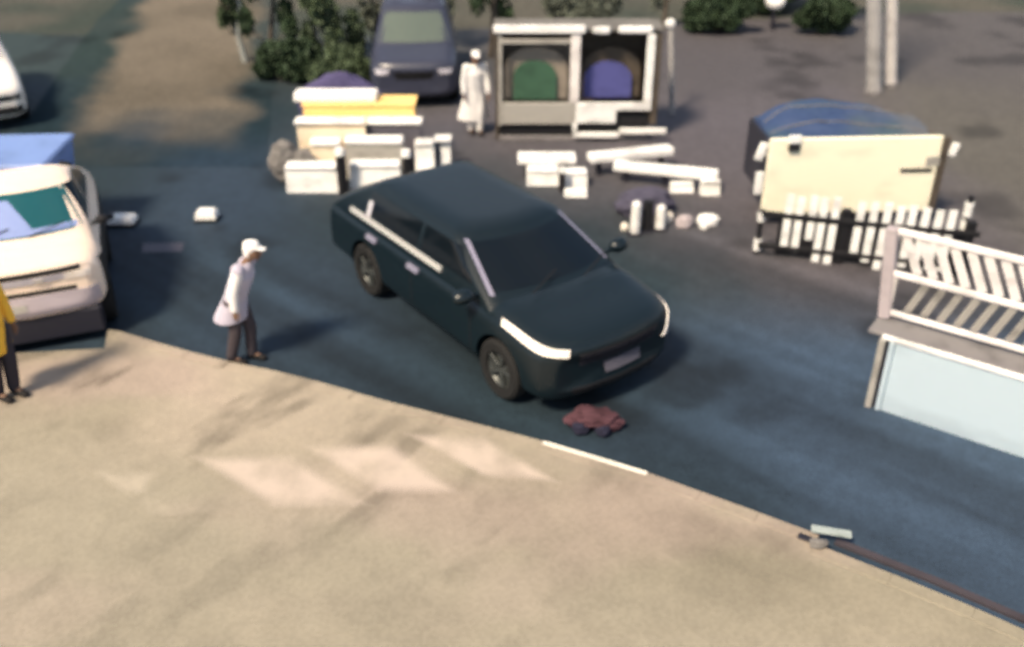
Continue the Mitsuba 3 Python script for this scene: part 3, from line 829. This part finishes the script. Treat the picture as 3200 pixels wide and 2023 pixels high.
add('sack_001', blob((-3.35, 14.80, 0.24), (0.20, 0.16, 0.34), 9, 0.3, 2.5, 4, 0.0), 'sack_grey', 60)
tag('sack_001', 'grey sack squeezed behind the big front barrier block', 'sack')

add('violet_cover', blob((-2.95, 16.55, 0.66), (0.80, 0.34, 0.66), 61, 0.30, 1.6, 4, 0.0), 'violet_cloth', 60)
tag('violet_cover', 'blue violet cloth cover heaped behind the white board of the stack', 'cover')
for q, (x0, x1, y, z) in enumerate(((-3.58, -2.44, 15.26, 0.895), (-1.30, -1.02, 15.36, 0.55))):
    n = box_thing('board', bbox(x0, x1, y, y + 0.30, z - 0.03, z, 0.006), 'white_paint', ('thin white board on top of the cream crate', 'short white board across the right end blocks')[q], 'board')
# the low row in the middle
barrier(0.24, 0.76, 14.72, 0.26, 0.28, 'white block under the left end of the middle board')
barrier(0.86, 1.22, 14.62, 0.26, 0.28, 'white block under the right end of the middle board')
barrier(0.84, 1.20, 14.24, 0.08, 0.20, 'flat white block lowest in front of the middle row')
box_thing('board', bbox(0.10, 1.05, 14.95, 15.30, 0.28, 0.38, 0.012), 'white_paint', 'white board lying over the middle barrier blocks', 'board', None, [('leg', bbox(0.2, 0.28, 15.05, 15.2, 0.0, 0.277, 0.01), 'black_plastic'), ('leg', bbox(0.85, 0.93, 15.05, 15.2, 0.0, 0.277, 0.01), 'black_plastic')])
n = box_thing('black_post', cyl((0.81, 14.50, 0), (0.81, 14.50, 0.32), 0.055, 0.05), 'black_plastic', 'black post between the two middle barrier blocks', 'post', None, [('cap', cyl((0.81, 14.50, 0.322), (0.81, 14.50, 0.40), 0.058, 0.045), 'white_paint')])


def trestle(a, b, h, w, label):
    a, b = np.array(a, float), np.array(b, float)
    n = 'trestle_rail' if 'trestle_rail__beam' not in scene else 'trestle_rail_001'
    za = np.array([0, 0, h])
    add(f'{n}__beam', bar(a + za, b + za, w, 0.13, ch=0.02), 'white_paint')
    for t in (0.12, 0.5, 0.88):
        p = a + (b - a) * t
        add(f'{n}__leg', bar(p + (0, 0, 0.0), p + (0, 0, h - 0.07), 0.05, 0.09, up=(1, 0, 0)), 'charcoal')
    tag(n, label, 'barrier')


trestle((1.28, 15.15, 0), (2.70, 15.55, 0), 0.32, 0.26, 'white rail on short dark legs, the farther of two')
trestle((1.68, 14.95, 0), (3.30, 14.50, 0), 0.27, 0.24, 'white rail on short dark legs slanting nearer, towards the trailer')
barrier(2.55, 2.92, 14.42, 0.14, 0.16, 'small white block under the nearer slanting rail')
barrier(3.02, 3.32, 14.30, 0.24, 0.20, 'white block at the right end of the slanting rail')

# ------------------------------------------------------------------ bollards and stones
for x, y, h, r, lab in ((1.80, 12.85, 0.47, 0.072, 'taller white bollard of the pair behind the dark car'), (2.19, 13.02, 0.34, 0.075, 'shorter white bollard of the pair behind the dark car')):
    n = 'bollard' if 'bollard__shaft' not in scene else 'bollard_001'
    add(f'{n}__shaft', cyl((x, y, 0.0), (x, y, h), r, r * 0.95), 'white_paint', 40)
    add(f'{n}__cap', cyl((x, y, h + 0.002), (x, y, h + 0.04), r * 0.93, r * 0.5), 'white_paint', 40)
    add(f'{n}__base', cyl((x, y, 0.0), (x, y, 0.03), r * 1.5), 'charcoal', 40)
    tag(n, lab, 'bollard')
n = box_thing('black_post', cyl((1.99, 12.99, 0), (1.99, 12.99, 0.46), 0.085, 0.08), 'black_plastic', 'black post between the two white bollards', 'post', None, [('foot', cyl((1.99, 12.99, 0), (1.99, 12.99, 0.025), 0.13), 'charcoal')])
for (x, y, r, s, mat, lab) in ((1.66, 12.98, (0.06, 0.05, 0.07), 1, 'white_kerb', 'small white stone left of the bollards'), (2.36, 13.22, (0.05, 0.05, 0.11), 2, 'white_kerb', 'small pale stone right of the shorter bollard'),
                               (2.56, 13.08, (0.13, 0.09, 0.12), 3, 'post_mauve', 'grey mauve stone right of the bollards'), (2.93, 13.16, (0.16, 0.10, 0.11), 4, 'white_paint', 'white broken block between the bollards and the picket fence'),
                               (2.84, 13.02, (0.07, 0.06, 0.06), 5, 'white_paint', 'small white chip in front of the broken block')):
    n = 'stone' if 'stone' not in scene else next(f'stone_{k:03d}' for k in range(1, 20) if f'stone_{k:03d}' not in scene)
    add(n, blob((x, y, r[2] * 0.7), r, s, 0.35, 1.6, 3, 0.0), mat)
    tag(n, lab, 'stone')
add('cloth_heap', blob((2.05, 13.65, 0.13), (0.45, 0.28, 0.26), 21, 0.35, 2.0, 4, 0.0), 'heap_cloth', 60)
tag('cloth_heap', 'dark blue covered heap behind the two white bollards', 'heap')


def road_marker(x, y, w, h, d, lab, notch=False):
    n = 'road_marker' if 'road_marker__block' not in scene else 'road_marker_001'
    m = trimesh.convex.convex_hull(np.array([(x + sx * w / 2, y + sy * d / 2, 0.05) for sx in (-1, 1) for sy in (-1, 1)] + [(x + sx * w * 0.36, y + sy * d * 0.34, h) for sx in (-1, 1) for sy in (-1, 1)] + [(x + sx * w * 0.46, y + sy * d * 0.45, h * 0.8) for sx in (-1, 1) for sy in (-1, 1)]))
    add(f'{n}__block', m, 'white_paint')
    add(f'{n}__foot', bbox(x - w * 0.55, x + w * 0.55, y - d * 0.55, y + d * 0.55, 0.0, 0.047, 0.01), 'black_plastic')
    if notch:
        add(f'{n}__reflector', bbox(x - 0.14, x - 0.05, y - d * 0.42, y - d * 0.1, h * 0.75, h + 0.05, 0.01), 'black_plastic')
    tag(n, lab, 'road marker')


road_marker(-5.86, 13.2, 0.46, 0.14, 0.26, 'white road marker with a dark notch, nearer the cream van', True)
road_marker(-4.60, 13.35, 0.31, 0.17, 0.22, 'small white road marker alone on the asphalt')

# ------------------------------------------------------------------ kiosk
kk = 'kiosk'
KY = 16.9


def kp(name, m, mat, sm=False):
    return add(f'{kk}__{name}', m, mat, sm)


kp('floor', bbox(-0.24, 2.5, KY + 0.02, KY + 0.70, 0.0, 0.09, 0.01), 'ledge_grey')
kp('back_wall', bbox(-0.24, 1.11, KY + 0.70, KY + 0.78, 0.0, 1.95, 0.01), 'tan_panel')
kp('back_wall', bbox(1.115, 2.5, KY + 0.70, KY + 0.78, 0.0, 1.95, 0.01), 'brown_panel')
kp('side_wall', bbox(-0.30, -0.245, KY + 0.06, KY + 0.78, 0.0, 1.98, 0.01), 'brown_panel')
kp('side_wall', bbox(2.50, 2.62, KY + 0.02, KY + 0.78, 0.30, 1.90, 0.01), 'brown_panel')
kp('roof', bbox(-0.32, 2.64, KY + 0.03, KY + 0.80, 1.96, 2.02, 0.01), 'sill_grey')
kp('fascia', bbox(-0.32, 1.27, KY - 0.07, KY + 0.025, 1.95, 2.085, 0.02), 'white_paint')
kp('fascia', bbox(1.40, 1.70, KY - 0.05, KY + 0.025, 1.93, 2.06, 0.03), 'white_paint')
kp('fascia', bbox(1.84, 2.44, KY - 0.05, KY + 0.025, 1.94, 2.07, 0.03), 'white_paint')
kp('window_head', bbox(-0.24, 1.05, KY - 0.02, KY + 0.04, 1.76, 1.84, 0.01), 'sill_paint')
kp('mullion', bbox(1.03, 1.20, KY - 0.03, KY + 0.05, 0.72, 1.93, 0.015), 'railing_paint')
kp('corner_post', bbox(2.36, 2.50, KY - 0.03, KY + 0.05, 0.72, 1.92, 0.015), 'white_paint')
kp('corner_post', bbox(-0.24, -0.17, KY - 0.02, KY + 0.05, 0.30, 1.95, 0.01), 'sill_paint')
kp('sill_panel', bbox(-0.165, 1.15, KY - 0.02, KY + 0.05, 0.32, 0.715, 0.012), 'sill_paint')
kp('sill_panel', bbox(1.153, 2.50, KY - 0.035, KY + 0.05, 0.58, 0.715, 0.012), 'white_paint')
kp('sill_panel', bbox(1.153, 1.88, KY - 0.03, KY + 0.05, 0.34, 0.577, 0.012), 'white_paint')
kp('base_rail', bbox(1.12, 1.95, KY - 0.06, KY + 0.02, 0.08, 0.17, 0.012), 'white_paint')
kp('base_rail', bbox(1.95, 2.80, KY - 0.10, KY - 0.02, 0.16, 0.26, 0.012), 'white_paint')
kp('base_post', bbox(1.10, 1.18, KY - 0.05, KY + 0.01, 0.17, 0.34, 0.008), 'white_paint')
kp('plinth', bbox(-0.2, 2.48, KY + 0.06, KY + 0.14, 0.0, 0.5, 0.01), 'black_plastic')


def arch(x0, x1, z0, z1, y, t, n=14):
    c, r = (x0 + x1) / 2, (x1 - x0) / 2
    pts = [(x0, z0), (x1, z0)] + [(c + r * math.cos(a), z1 - r * 0.75 + r * 0.75 * math.sin(a)) for a in np.linspace(0, math.pi, n)]
    m = trimesh.creation.extrude_polygon(Polygon(pts), t, engine='earcut')
    m.apply_transform(trimesh.transformations.rotation_matrix(math.pi / 2, [1, 0, 0]))
    m.apply_translation([0, y, 0])
    return m


kp('arched_panel', arch(-0.14, 1.00, 0.72, 1.66, KY + 0.30, 0.05), 'tan_panel')
kp('arched_panel', arch(0.02, 0.80, 0.72, 1.42, KY + 0.235, 0.05), 'green_panel')
kp('arched_panel', arch(1.28, 2.32, 0.72, 1.62, KY + 0.42, 0.05), 'brown_panel')
kp('arched_panel', arch(1.30, 2.16, 0.72, 1.38, KY + 0.355, 0.05), 'blue_panel')
tag(kk, 'white framed kiosk with two open bays, one green and one blue inside', 'kiosk')

# thin post right of the kiosk, tall poles behind the trailer, globe
add('sign_post__shaft', cyl((3.16, 18.5, 0), (3.02, 18.6, 1.62), 0.05), 'pole_grey', 40)
add('sign_post__cap', blob((3.0, 18.6, 1.72), (0.10, 0.08, 0.10), 2, 0.1, sub=3), 'white_paint', 40)
tag('sign_post', 'thin grey post with a white knob right of the kiosk', 'post')
for x, y, r, mat, lab in ((7.60, 19.9, 0.15, 'pole_grey', 'dull grey tall pole, left one of the pair behind the trailer'), (8.12, 20.4, 0.13, 'pole_pale', 'pale tall pole, right one of the pair behind the trailer')):
    n = 'utility_pole' if 'utility_pole__shaft' not in scene else 'utility_pole_001'
    add(f'{n}__shaft', cyl((x, y, 0), (x - 1.35, y, 7.5), r, r * 0.8, 24), mat, 40)
    add(f'{n}__collar', cyl((x, y, 0), (x - 0.02, y, 0.10), r * 1.25, r * 1.2, 24), 'ledge_grey', 40)
    tag(n, lab, 'pole')
add('globe_post__post', cyl((6.80, 25.6, 0), (6.80, 25.6, 0.55), 0.06), 'charcoal', 40)
add('globe_post__globe', blob((6.80, 25.6, 0.70), (0.25, 0.25, 0.20), 3, 0.02, sub=4), 'white_paint', 60)
tag('globe_post', 'white globe on a short dark post at the far back', 'lamp')
# blue bin behind the van
add('blue_bin__body', trimesh.convex.convex_hull(np.array([(sx * 0.62, sy * 0.5, 0.05) for sx in (-1, 1) for sy in (-1, 1)] + [(sx * 0.76, sy * 0.62, 1.26) for sx in (-1, 1) for sy in (-1, 1)])), 'bin_blue', False, put(-7.10, 12.75, 0, 4))
add('blue_bin__lid', bbox(-0.80, 0.80, -0.66, 0.66, 1.263, 1.33, 0.03), 'bin_blue', False, put(-7.10, 12.75, 0, 4))
for sx in (-1, 1):
    add('blue_bin__wheel', cyl((sx * 0.5, -0.3, 0.06), (sx * 0.56, -0.3, 0.06), 0.06), 'black_plastic', 40, put(-7.10, 12.75, 0, 4))
tag('blue_bin', 'blue lidded bin standing behind the cream van', 'bin')

# ------------------------------------------------------------------ plants


def bush(key, x, y, rx, ry, h, n, mat, seed, label, group=None, stems=4, bark='bark'):
    r = np.random.default_rng(seed)
    k = 9
    cs = np.column_stack([r.uniform(-0.6, 0.6, k) * rx, r.uniform(-0.6, 0.6, k) * ry, h * r.uniform(0.35, 0.8, k)])
    rad = r.uniform(0.28, 0.5, k) * min(rx, h)
    pick = r.integers(0, k, n)
    d = r.normal(size=(n, 3))
    d /= np.linalg.norm(d, axis=1, keepdims=True)
    P = cs[pick] + d * (rad[pick] * r.uniform(0.55, 1.08, n) ** 0.6)[:, None] * np.array([1.1, 1.1, 0.9])
    P[:, 2] = np.abs(P[:, 2])
    a = r.normal(size=(n, 3))
    a /= np.linalg.norm(a, axis=1, keepdims=True)
    b = np.cross(a, r.normal(size=(n, 3)))
    b /= np.linalg.norm(b, axis=1, keepdims=True)
    s = r.uniform(0.05, 0.12, n)[:, None]
    V = np.stack([P - a * s, P + b * s * 0.55, P + a * s, P - b * s * 0.55], 1).reshape(-1, 3) + [x, y, 0]
    f = np.arange(n)[:, None] * 4
    F_ = np.vstack([f + [0, 1, 2], f + [0, 2, 3]])
    add(f'{key}__foliage', trimesh.Trimesh(V, F_, process=False), mat)
    st = []
    for q in range(stems):
        c = cs[q % k]
        a0 = np.array([x + r.uniform(-0.1, 0.1), y + r.uniform(-0.1, 0.1), 0])
        st.append(cyl(a0, a0 + [c[0] * 0.5, c[1] * 0.5, c[2] * 0.6], 0.05, 0.035, 8))
        st.append(cyl(a0 + [c[0] * 0.5, c[1] * 0.5, c[2] * 0.6], a0 + c, 0.035, 0.015, 8))
    add(f'{key}__stem', cat(*st), bark)
    tag(key, label, 'bush', group)


def sapling(key, x, y, h, w, n, mat, bark, seed, label):
    """A slender tree: a leaning trunk, limbs and loose sprays of leaves at different heights."""
    r = np.random.default_rng(seed)
    pts = [np.array([x, y, 0.0])]
    for q in range(1, 6):
        pts.append(np.array([x + r.uniform(-0.10, 0.10) + 0.03 * q * r.choice([-1, 1]), y + r.uniform(-0.08, 0.08), h * q / 5]))
    wood = [cyl(pts[q], pts[q + 1], 0.075 * (1 - q * 0.15), 0.075 * (1 - (q + 1) * 0.15), 9) for q in range(5)]
    C, Rr = [], []
    for q in range(11):
        t = r.uniform(0.28, 1.0)
        a = pts[int(t * 4.99)]
        ang = r.uniform(0, 6.28)
        e = a + np.array([math.cos(ang) * w * r.uniform(0.4, 1), math.sin(ang) * w * r.uniform(0.4, 1), r.uniform(0.15, 0.6)])
        wood.append(cyl(a, e, 0.024, 0.008, 6))
        C.append(e); Rr.append(r.uniform(0.16, 0.34))
    add(f'{key}__trunk', cat(*wood), bark, 40)
    C, Rr = np.array(C), np.array(Rr)
    pick = r.integers(0, len(C), n)
    d = r.normal(size=(n, 3))
    P = C[pick] + d / np.linalg.norm(d, axis=1, keepdims=True) * (Rr[pick] * r.uniform(0.2, 1.1, n))[:, None] * [0.8, 0.8, 1.5]
    P[:, 2] = np.maximum(P[:, 2], 0.05)
    a = r.normal(size=(n, 3)) * [0.4, 0.4, 1.0]
    a /= np.linalg.norm(a, axis=1, keepdims=True)
    b = np.cross(a, r.normal(size=(n, 3)))
    b /= np.linalg.norm(b, axis=1, keepdims=True)
    sz = r.uniform(0.04, 0.13, n)[:, None]
    V = np.stack([P - a * sz, P + b * sz * 0.45, P + a * sz, P - b * sz * 0.45], 1).reshape(-1, 3)
    f = np.arange(n)[:, None] * 4
    add(f'{key}__crown', trimesh.Trimesh(V, np.vstack([f + [0, 1, 2], f + [0, 2, 3]]), process=False), mat)
    tag(key, label, 'tree')


for k, (x, y, h, w, n, mat, bk_, lab) in enumerate([
        (-6.2, 22.4, 3.2, 0.45, 1900, 'leaf_mid', 'pale_bark', 'slender tree with a pale trunk beside the tan dusty strip'),
        (-5.4, 21.6, 2.6, 0.60, 3000, 'leaf_dark', 'bark', 'dark leafy young tree right of the pale trunk by the tan strip'),
        (-4.6, 22.6, 3.0, 0.55, 2200, 'leaf_dark', 'pale_bark', 'young tree with a pale stem showing through dark leaves'),
        (-3.9, 21.4, 2.4, 0.60, 2800, 'leaf_mid', 'bark', 'green young tree nearest to the dark blue car on its left'),
        (-3.1, 23.2, 3.0, 0.55, 2200, 'leaf_grey', 'pale_bark', 'grey green young tree behind the dark blue car'),
        (-1.7, 23.6, 3.0, 0.60, 2200, 'leaf_grey', 'bark', 'thin grey leafed tree over the roof of the dark blue car'),
        (-0.5, 22.8, 3.0, 0.55, 2400, 'leaf_dark', 'bark', 'dark young tree at the top behind the person in white'),
        (4.0, 25.8, 3.0, 0.60, 2200, 'leaf_grey', 'bark', 'grey leafed young tree at the top, left of the white globe'),
        (5.6, 27.2, 3.0, 0.80, 3200, 'leaf_dark', 'bark', 'dark young tree at the top behind the white globe'),
        (8.1, 26.4, 2.8, 0.80, 3200, 'leaf_dark', 'bark', 'dark young tree at the top between the globe and the tall poles')]):
    sapling('tree' if k == 0 else f'tree_{k:03d}', x, y, h, w, n, mat, bk_, 60 + k, lab)
bush('bush', -5.0, 20.9, 0.9, 0.5, 0.75, 3600, 'leaf_dark', 32, 'low dark bush at the foot of the young trees')
bush('bush_001', -3.7, 20.6, 0.8, 0.5, 0.70, 3600, 'leaf_mid', 33, 'low green bush left of the dark blue car')
bush('bush_003', 5.3, 25.4, 1.1, 0.6, 0.9, 4200, 'leaf_dark', 37, 'low dark bush left of the white globe at the far back')
bush('bush_004', 8.0, 25.2, 0.9, 0.6, 0.9, 3800, 'leaf_dark', 38, 'low dark bush between the white globe and the tall poles')
bush('bush_005', 1.8, 25.6, 1.3, 0.6, 0.9, 4200, 'leaf_grey', 39, 'low grey green bush at the far back beyond the kiosk roof')
bush('bush_002', 7.0, 27.8, 1.7, 0.9, 1.5, 5600, 'leaf_dark', 34, 'dark bush at the far back right of the white globe')


# ------------------------------------------------------------------ people
def bones(list_, grow=0.0, step=0.03, smooth=10):
    tot = None
    for (a, ra, b, rb) in list_:
        s = []
        for c, r_ in ((a, ra), (b, rb)):
            m = trimesh.creation.icosphere(subdivisions=2)
            s.append(np.asarray(m.vertices) * (np.asarray(r_) + grow) + np.asarray(c))
        k = man(trimesh.convex.convex_hull(np.vstack(s)))
        tot = k if tot is None else tot + k
    m = tri(tot.refine_to_length(step))
    m.merge_vertices()
    trimesh.smoothing.filter_taubin(m, iterations=smooth)
    return m


def person(key, M, h, mats, label, stride=0.2, arms=(0.25, -0.25), lean=0.0, shirt_to=0.62, cap=True, flare=0.0, sleeve=None):
    """Local x forward, y left. mats: shirt, trousers, shoes, cap."""
    k = h / 1.70
    J = lambda x, y, z: np.array([x + lean * max(0, z - 0.9), y, z]) * k
    hipc, chest, neck, head = J(0, 0, 0.93), J(0.01, 0, 1.27), J(0.02, 0, 1.46), J(0.05, 0, 1.585)
    B, Sh, Tr = [], [], []
    legs, arm = {}, {}
    for s in (1, -1):
        f = stride * s
        hip, knee, ank = J(0, 0.09 * s, 0.90), J(f * 0.55 + 0.05, 0.085 * s, 0.49), J(f - 0.02, 0.08 * s, 0.09)
        legs[s] = (hip, knee, ank)
        B += [(hip, 0.085 * k, knee, 0.056 * k), (knee, 0.055 * k, ank, 0.040 * k), (ank, 0.038 * k, ank + np.array([0.13, 0, -0.055]) * k, 0.030 * k)]
        sw = arms[0] if s > 0 else arms[1]
        sho, elb = J(0.0, 0.185 * s, 1.40), J(sw * 0.55, 0.235 * s, 1.12)
        wri = J(sw * 1.25 + 0.04, 0.24 * s, 0.88)
        arm[s] = (sho, elb, wri)
        B += [(chest + np.array([0, 0.1 * s, 0.1]) * k, 0.07 * k, sho, 0.055 * k), (sho, 0.052 * k, elb, 0.040 * k), (elb, 0.039 * k, wri, 0.027 * k)]
        fd = (wri - elb) / np.linalg.norm(wri - elb)
        palm = wri + fd * 0.075 * k
        B.append((wri, 0.025 * k, palm, np.array([0.032, 0.018, 0.03]) * k))
        for q, (off, ln) in enumerate(((0.028, 0.062), (0.010, 0.075), (-0.008, 0.072), (-0.026, 0.055))):
            a = palm + np.array([off, 0, 0]) * k
            b = a + (fd * ln * 0.55 + np.array([0, -0.006 * s, 0])) * k
            c = b + (fd * ln * 0.5 + np.array([0, -0.022 * s, 0])) * k
            B += [(a, 0.0095 * k, b, 0.0085 * k), (b, 0.0085 * k, c, 0.007 * k)]
        t0 = wri + (fd * 0.03 + np.array([0.026, 0, 0])) * k
        t1 = t0 + (fd * 0.032 + np.array([0.028, -0.008 * s, 0])) * k
        B += [(t0, 0.012 * k, t1, 0.0095 * k), (t1, 0.0095 * k, t1 + fd * 0.028 * k, 0.008 * k)]
    B += [(hipc, np.array([0.10, 0.15, 0.10]) * k, chest, np.array([0.105, 0.16, 0.12]) * k), (chest, np.array([0.10, 0.15, 0.10]) * k, neck, 0.055 * k), (neck, 0.052 * k, head, 0.06 * k)]
    B += [(head, np.array([0.092, 0.074, 0.10]) * k, head + np.array([0.018, 0, 0.04]) * k, np.array([0.085, 0.07, 0.08]) * k), (head, 0.05 * k, head + np.array([0.045, 0, -0.065]) * k, 0.035 * k),
          (head + np.array([0.085, 0, 0.012]) * k, 0.012 * k, head + np.array([0.108, 0, -0.018]) * k, 0.014 * k)]
    for s in (1, -1):
        B.append((head + np.array([0, 0.072 * s, 0.01]) * k, np.array([0.014, 0.012, 0.026]) * k, head + np.array([-0.006, 0.08 * s, -0.012]) * k, np.array([0.01, 0.01, 0.02]) * k))
    add(f'{key}__body', bones(B, step=0.022 * k, smooth=8), 'skin', True, M)
    for s in (1, -1):
        add(f'{key}__eye', trimesh.Trimesh(trimesh.creation.icosphere(subdivisions=2).vertices * 0.011 * k + head + np.array([0.088, 0.030 * s, 0.022]) * k, trimesh.creation.icosphere(subdivisions=2).faces), 'hair', True, M)
    add(f'{key}__mouth', bones([(head + np.array([0.082, -0.02, -0.055]) * k, 0.006 * k, head + np.array([0.082, 0.02, -0.055]) * k, 0.006 * k)], step=0.01, smooth=2), 'maroon_cloth', True, M)
    hem = J(-0.02 - 0.06 * flare, 0, shirt_to)
    Sh += [(chest, np.array([0.135, 0.19, 0.13]) * k, hipc, np.array([0.135, 0.185, 0.1]) * k), (hipc, np.array([0.135, 0.185, 0.1]) * k, hem, np.array([0.15 + flare * 0.06, 0.20 + flare * 0.05, 0.03]) * k), (chest, np.array([0.12, 0.17, 0.12]) * k, neck - np.array([0, 0, 0.03]) * k, 0.065 * k)]
    for s in (1, -1):
        sho, elb, wri = arm[s]
        Sh += [(chest + np.array([0, 0.1 * s, 0.1]) * k, 0.085 * k, sho, 0.073 * k)]
        add(f'{key}__sleeve', bones([(sho, 0.070 * k, elb, 0.061 * k), (elb, 0.061 * k, elb + (wri - elb) * 0.9, 0.052 * k)], step=0.03 * k, smooth=6), sleeve or mats[0], True, M)
        hip, knee, ank = legs[s]
        Tr += [(hip, 0.105 * k, knee, 0.080 * k), (knee, 0.080 * k, ank + np.array([0, 0, 0.02]) * k, 0.068 * k)]
    Tr.append((hipc, np.array([0.12, 0.16, 0.1]) * k, J(0, 0, 0.86), np.array([0.12, 0.165, 0.09]) * k))
    add(f'{key}__shirt', bones(Sh, step=0.03 * k, smooth=8), mats[0], True, M)
    add(f'{key}__trousers', bones(Tr, step=0.03 * k, smooth=8), mats[1], True, M)
    for s in (1, -1):
        a = legs[s][2]
        add(f'{key}__shoe', bones([(a + np.array([-0.03, 0, -0.035]) * k, np.array([0.045, 0.042, 0.05]) * k, a + np.array([0.15, 0, -0.055]) * k, np.array([0.05, 0.045, 0.033]) * k)], step=0.02, smooth=4), mats[2], True, M)
    hr = bones([(head + np.array([-0.02, 0, 0.04]) * k, np.array([0.098, 0.082, 0.085]) * k, head + np.array([-0.035, 0, -0.01]) * k, np.array([0.075, 0.078, 0.07]) * k)], step=0.02, smooth=4)
    add(f'{key}__hair', hr, mats[3] if not cap or flare == 1.0 else 'hair', True, M)
    if cap:
        c0 = head + np.array([0.0, 0, 0.07]) * k
        cp = bones([(c0, np.array([0.112, 0.095, 0.045]) * k, c0 + np.array([-0.005, 0, 0.045]) * k, np.array([0.095, 0.085, 0.035]) * k), (c0 + np.array([0.07, 0, -0.005]) * k, np.array([0.05, 0.06, 0.012]) * k, c0 + np.array([0.15, 0, -0.018]) * k, np.array([0.03, 0.05, 0.01]) * k)], step=0.02, smooth=4)
        add(f'{key}__cap', cp, mats[3], True, M)
    tag(key, label, 'person')


person('person', put(-3.08, 9.36, 0.0, -12), 1.52, ('lilac_cloth', 'trouser_cloth', 'hair', 'white_cloth'), 'person in pale long shirt and white head covering walking along the pavement edge', 0.10, (-0.16, 0.06), 0.42, 0.66, True, 1.0, 'white_cloth')
person('person_001', put(-0.68, 17.3, 0.0, -75), 1.55, ('white_cloth', 'white_cloth', 'hair', 'white_cloth'), 'person in white clothes and white cap standing left of the kiosk', 0.06, (0.10, 0.05), 0.16, 0.30, True, 2.6)
person('person_002', put(-5.36, 8.48, PZ, -25), 1.62, ('yellow_cloth', 'dark_cloth', 'hair', 'hair'), 'person in a yellow shirt, mostly cut off by the left edge of the frame', 0.03, (0.02, 0.05), 0.0, 0.60, False, 0.7)

# ------------------------------------------------------------------ things on the road by the kerb
n = 'cloth_bundle'
add(f'{n}__wrap', cat(blob((0.82, 8.05, 0.13), (0.25, 0.13, 0.13), 41, 0.45, 1.7, 4, 0.04), blob((0.98, 8.03, 0.09), (0.15, 0.10, 0.09), 46, 0.45, 1.7, 4, 0.03)), 'pink_cloth', 60)
add(f'{n}__knot', blob((0.70, 7.98, 0.06), (0.09, 0.08, 0.08), 42, 0.3, 2.0, 4, 0.004), 'navy_cloth', 60)
add(f'{n}__knot', blob((0.93, 7.95, 0.06), (0.08, 0.08, 0.08), 43, 0.3, 2.0, 4, 0.004), 'navy_cloth', 60)
tag(n, 'dull pink and dark blue cloth bundle on the road before the dark car', 'bundle')
ck = 'slab_fragment'
m = bbox(-0.17, 0.17, -0.04, 0.04, -0.012, 0.012, 0.006)
m.apply_transform(trimesh.transformations.rotation_matrix(0.12, [1, 0.3, 0]))
add(f'{ck}__slab', m, 'slab_grey', False, put(2.78, 6.33, PZ + 0.055, -12))
add(f'{ck}__rubble', blob((2.63, 6.20, PZ + 0.035), (0.075, 0.05, 0.045), 51, 0.5, 1.8, 3), 'sack_grey')
add(f'{ck}__grate', bbox(-0.17, 0.06, -0.035, 0.035, PZ + 0.004, PZ + 0.022, 0.004), 'charcoal', False, put(2.64, 6.24, 0, -33))
tag(ck, 'pale broken slab and rubble at the pavement corner, right side of the kerb', 'rubble')
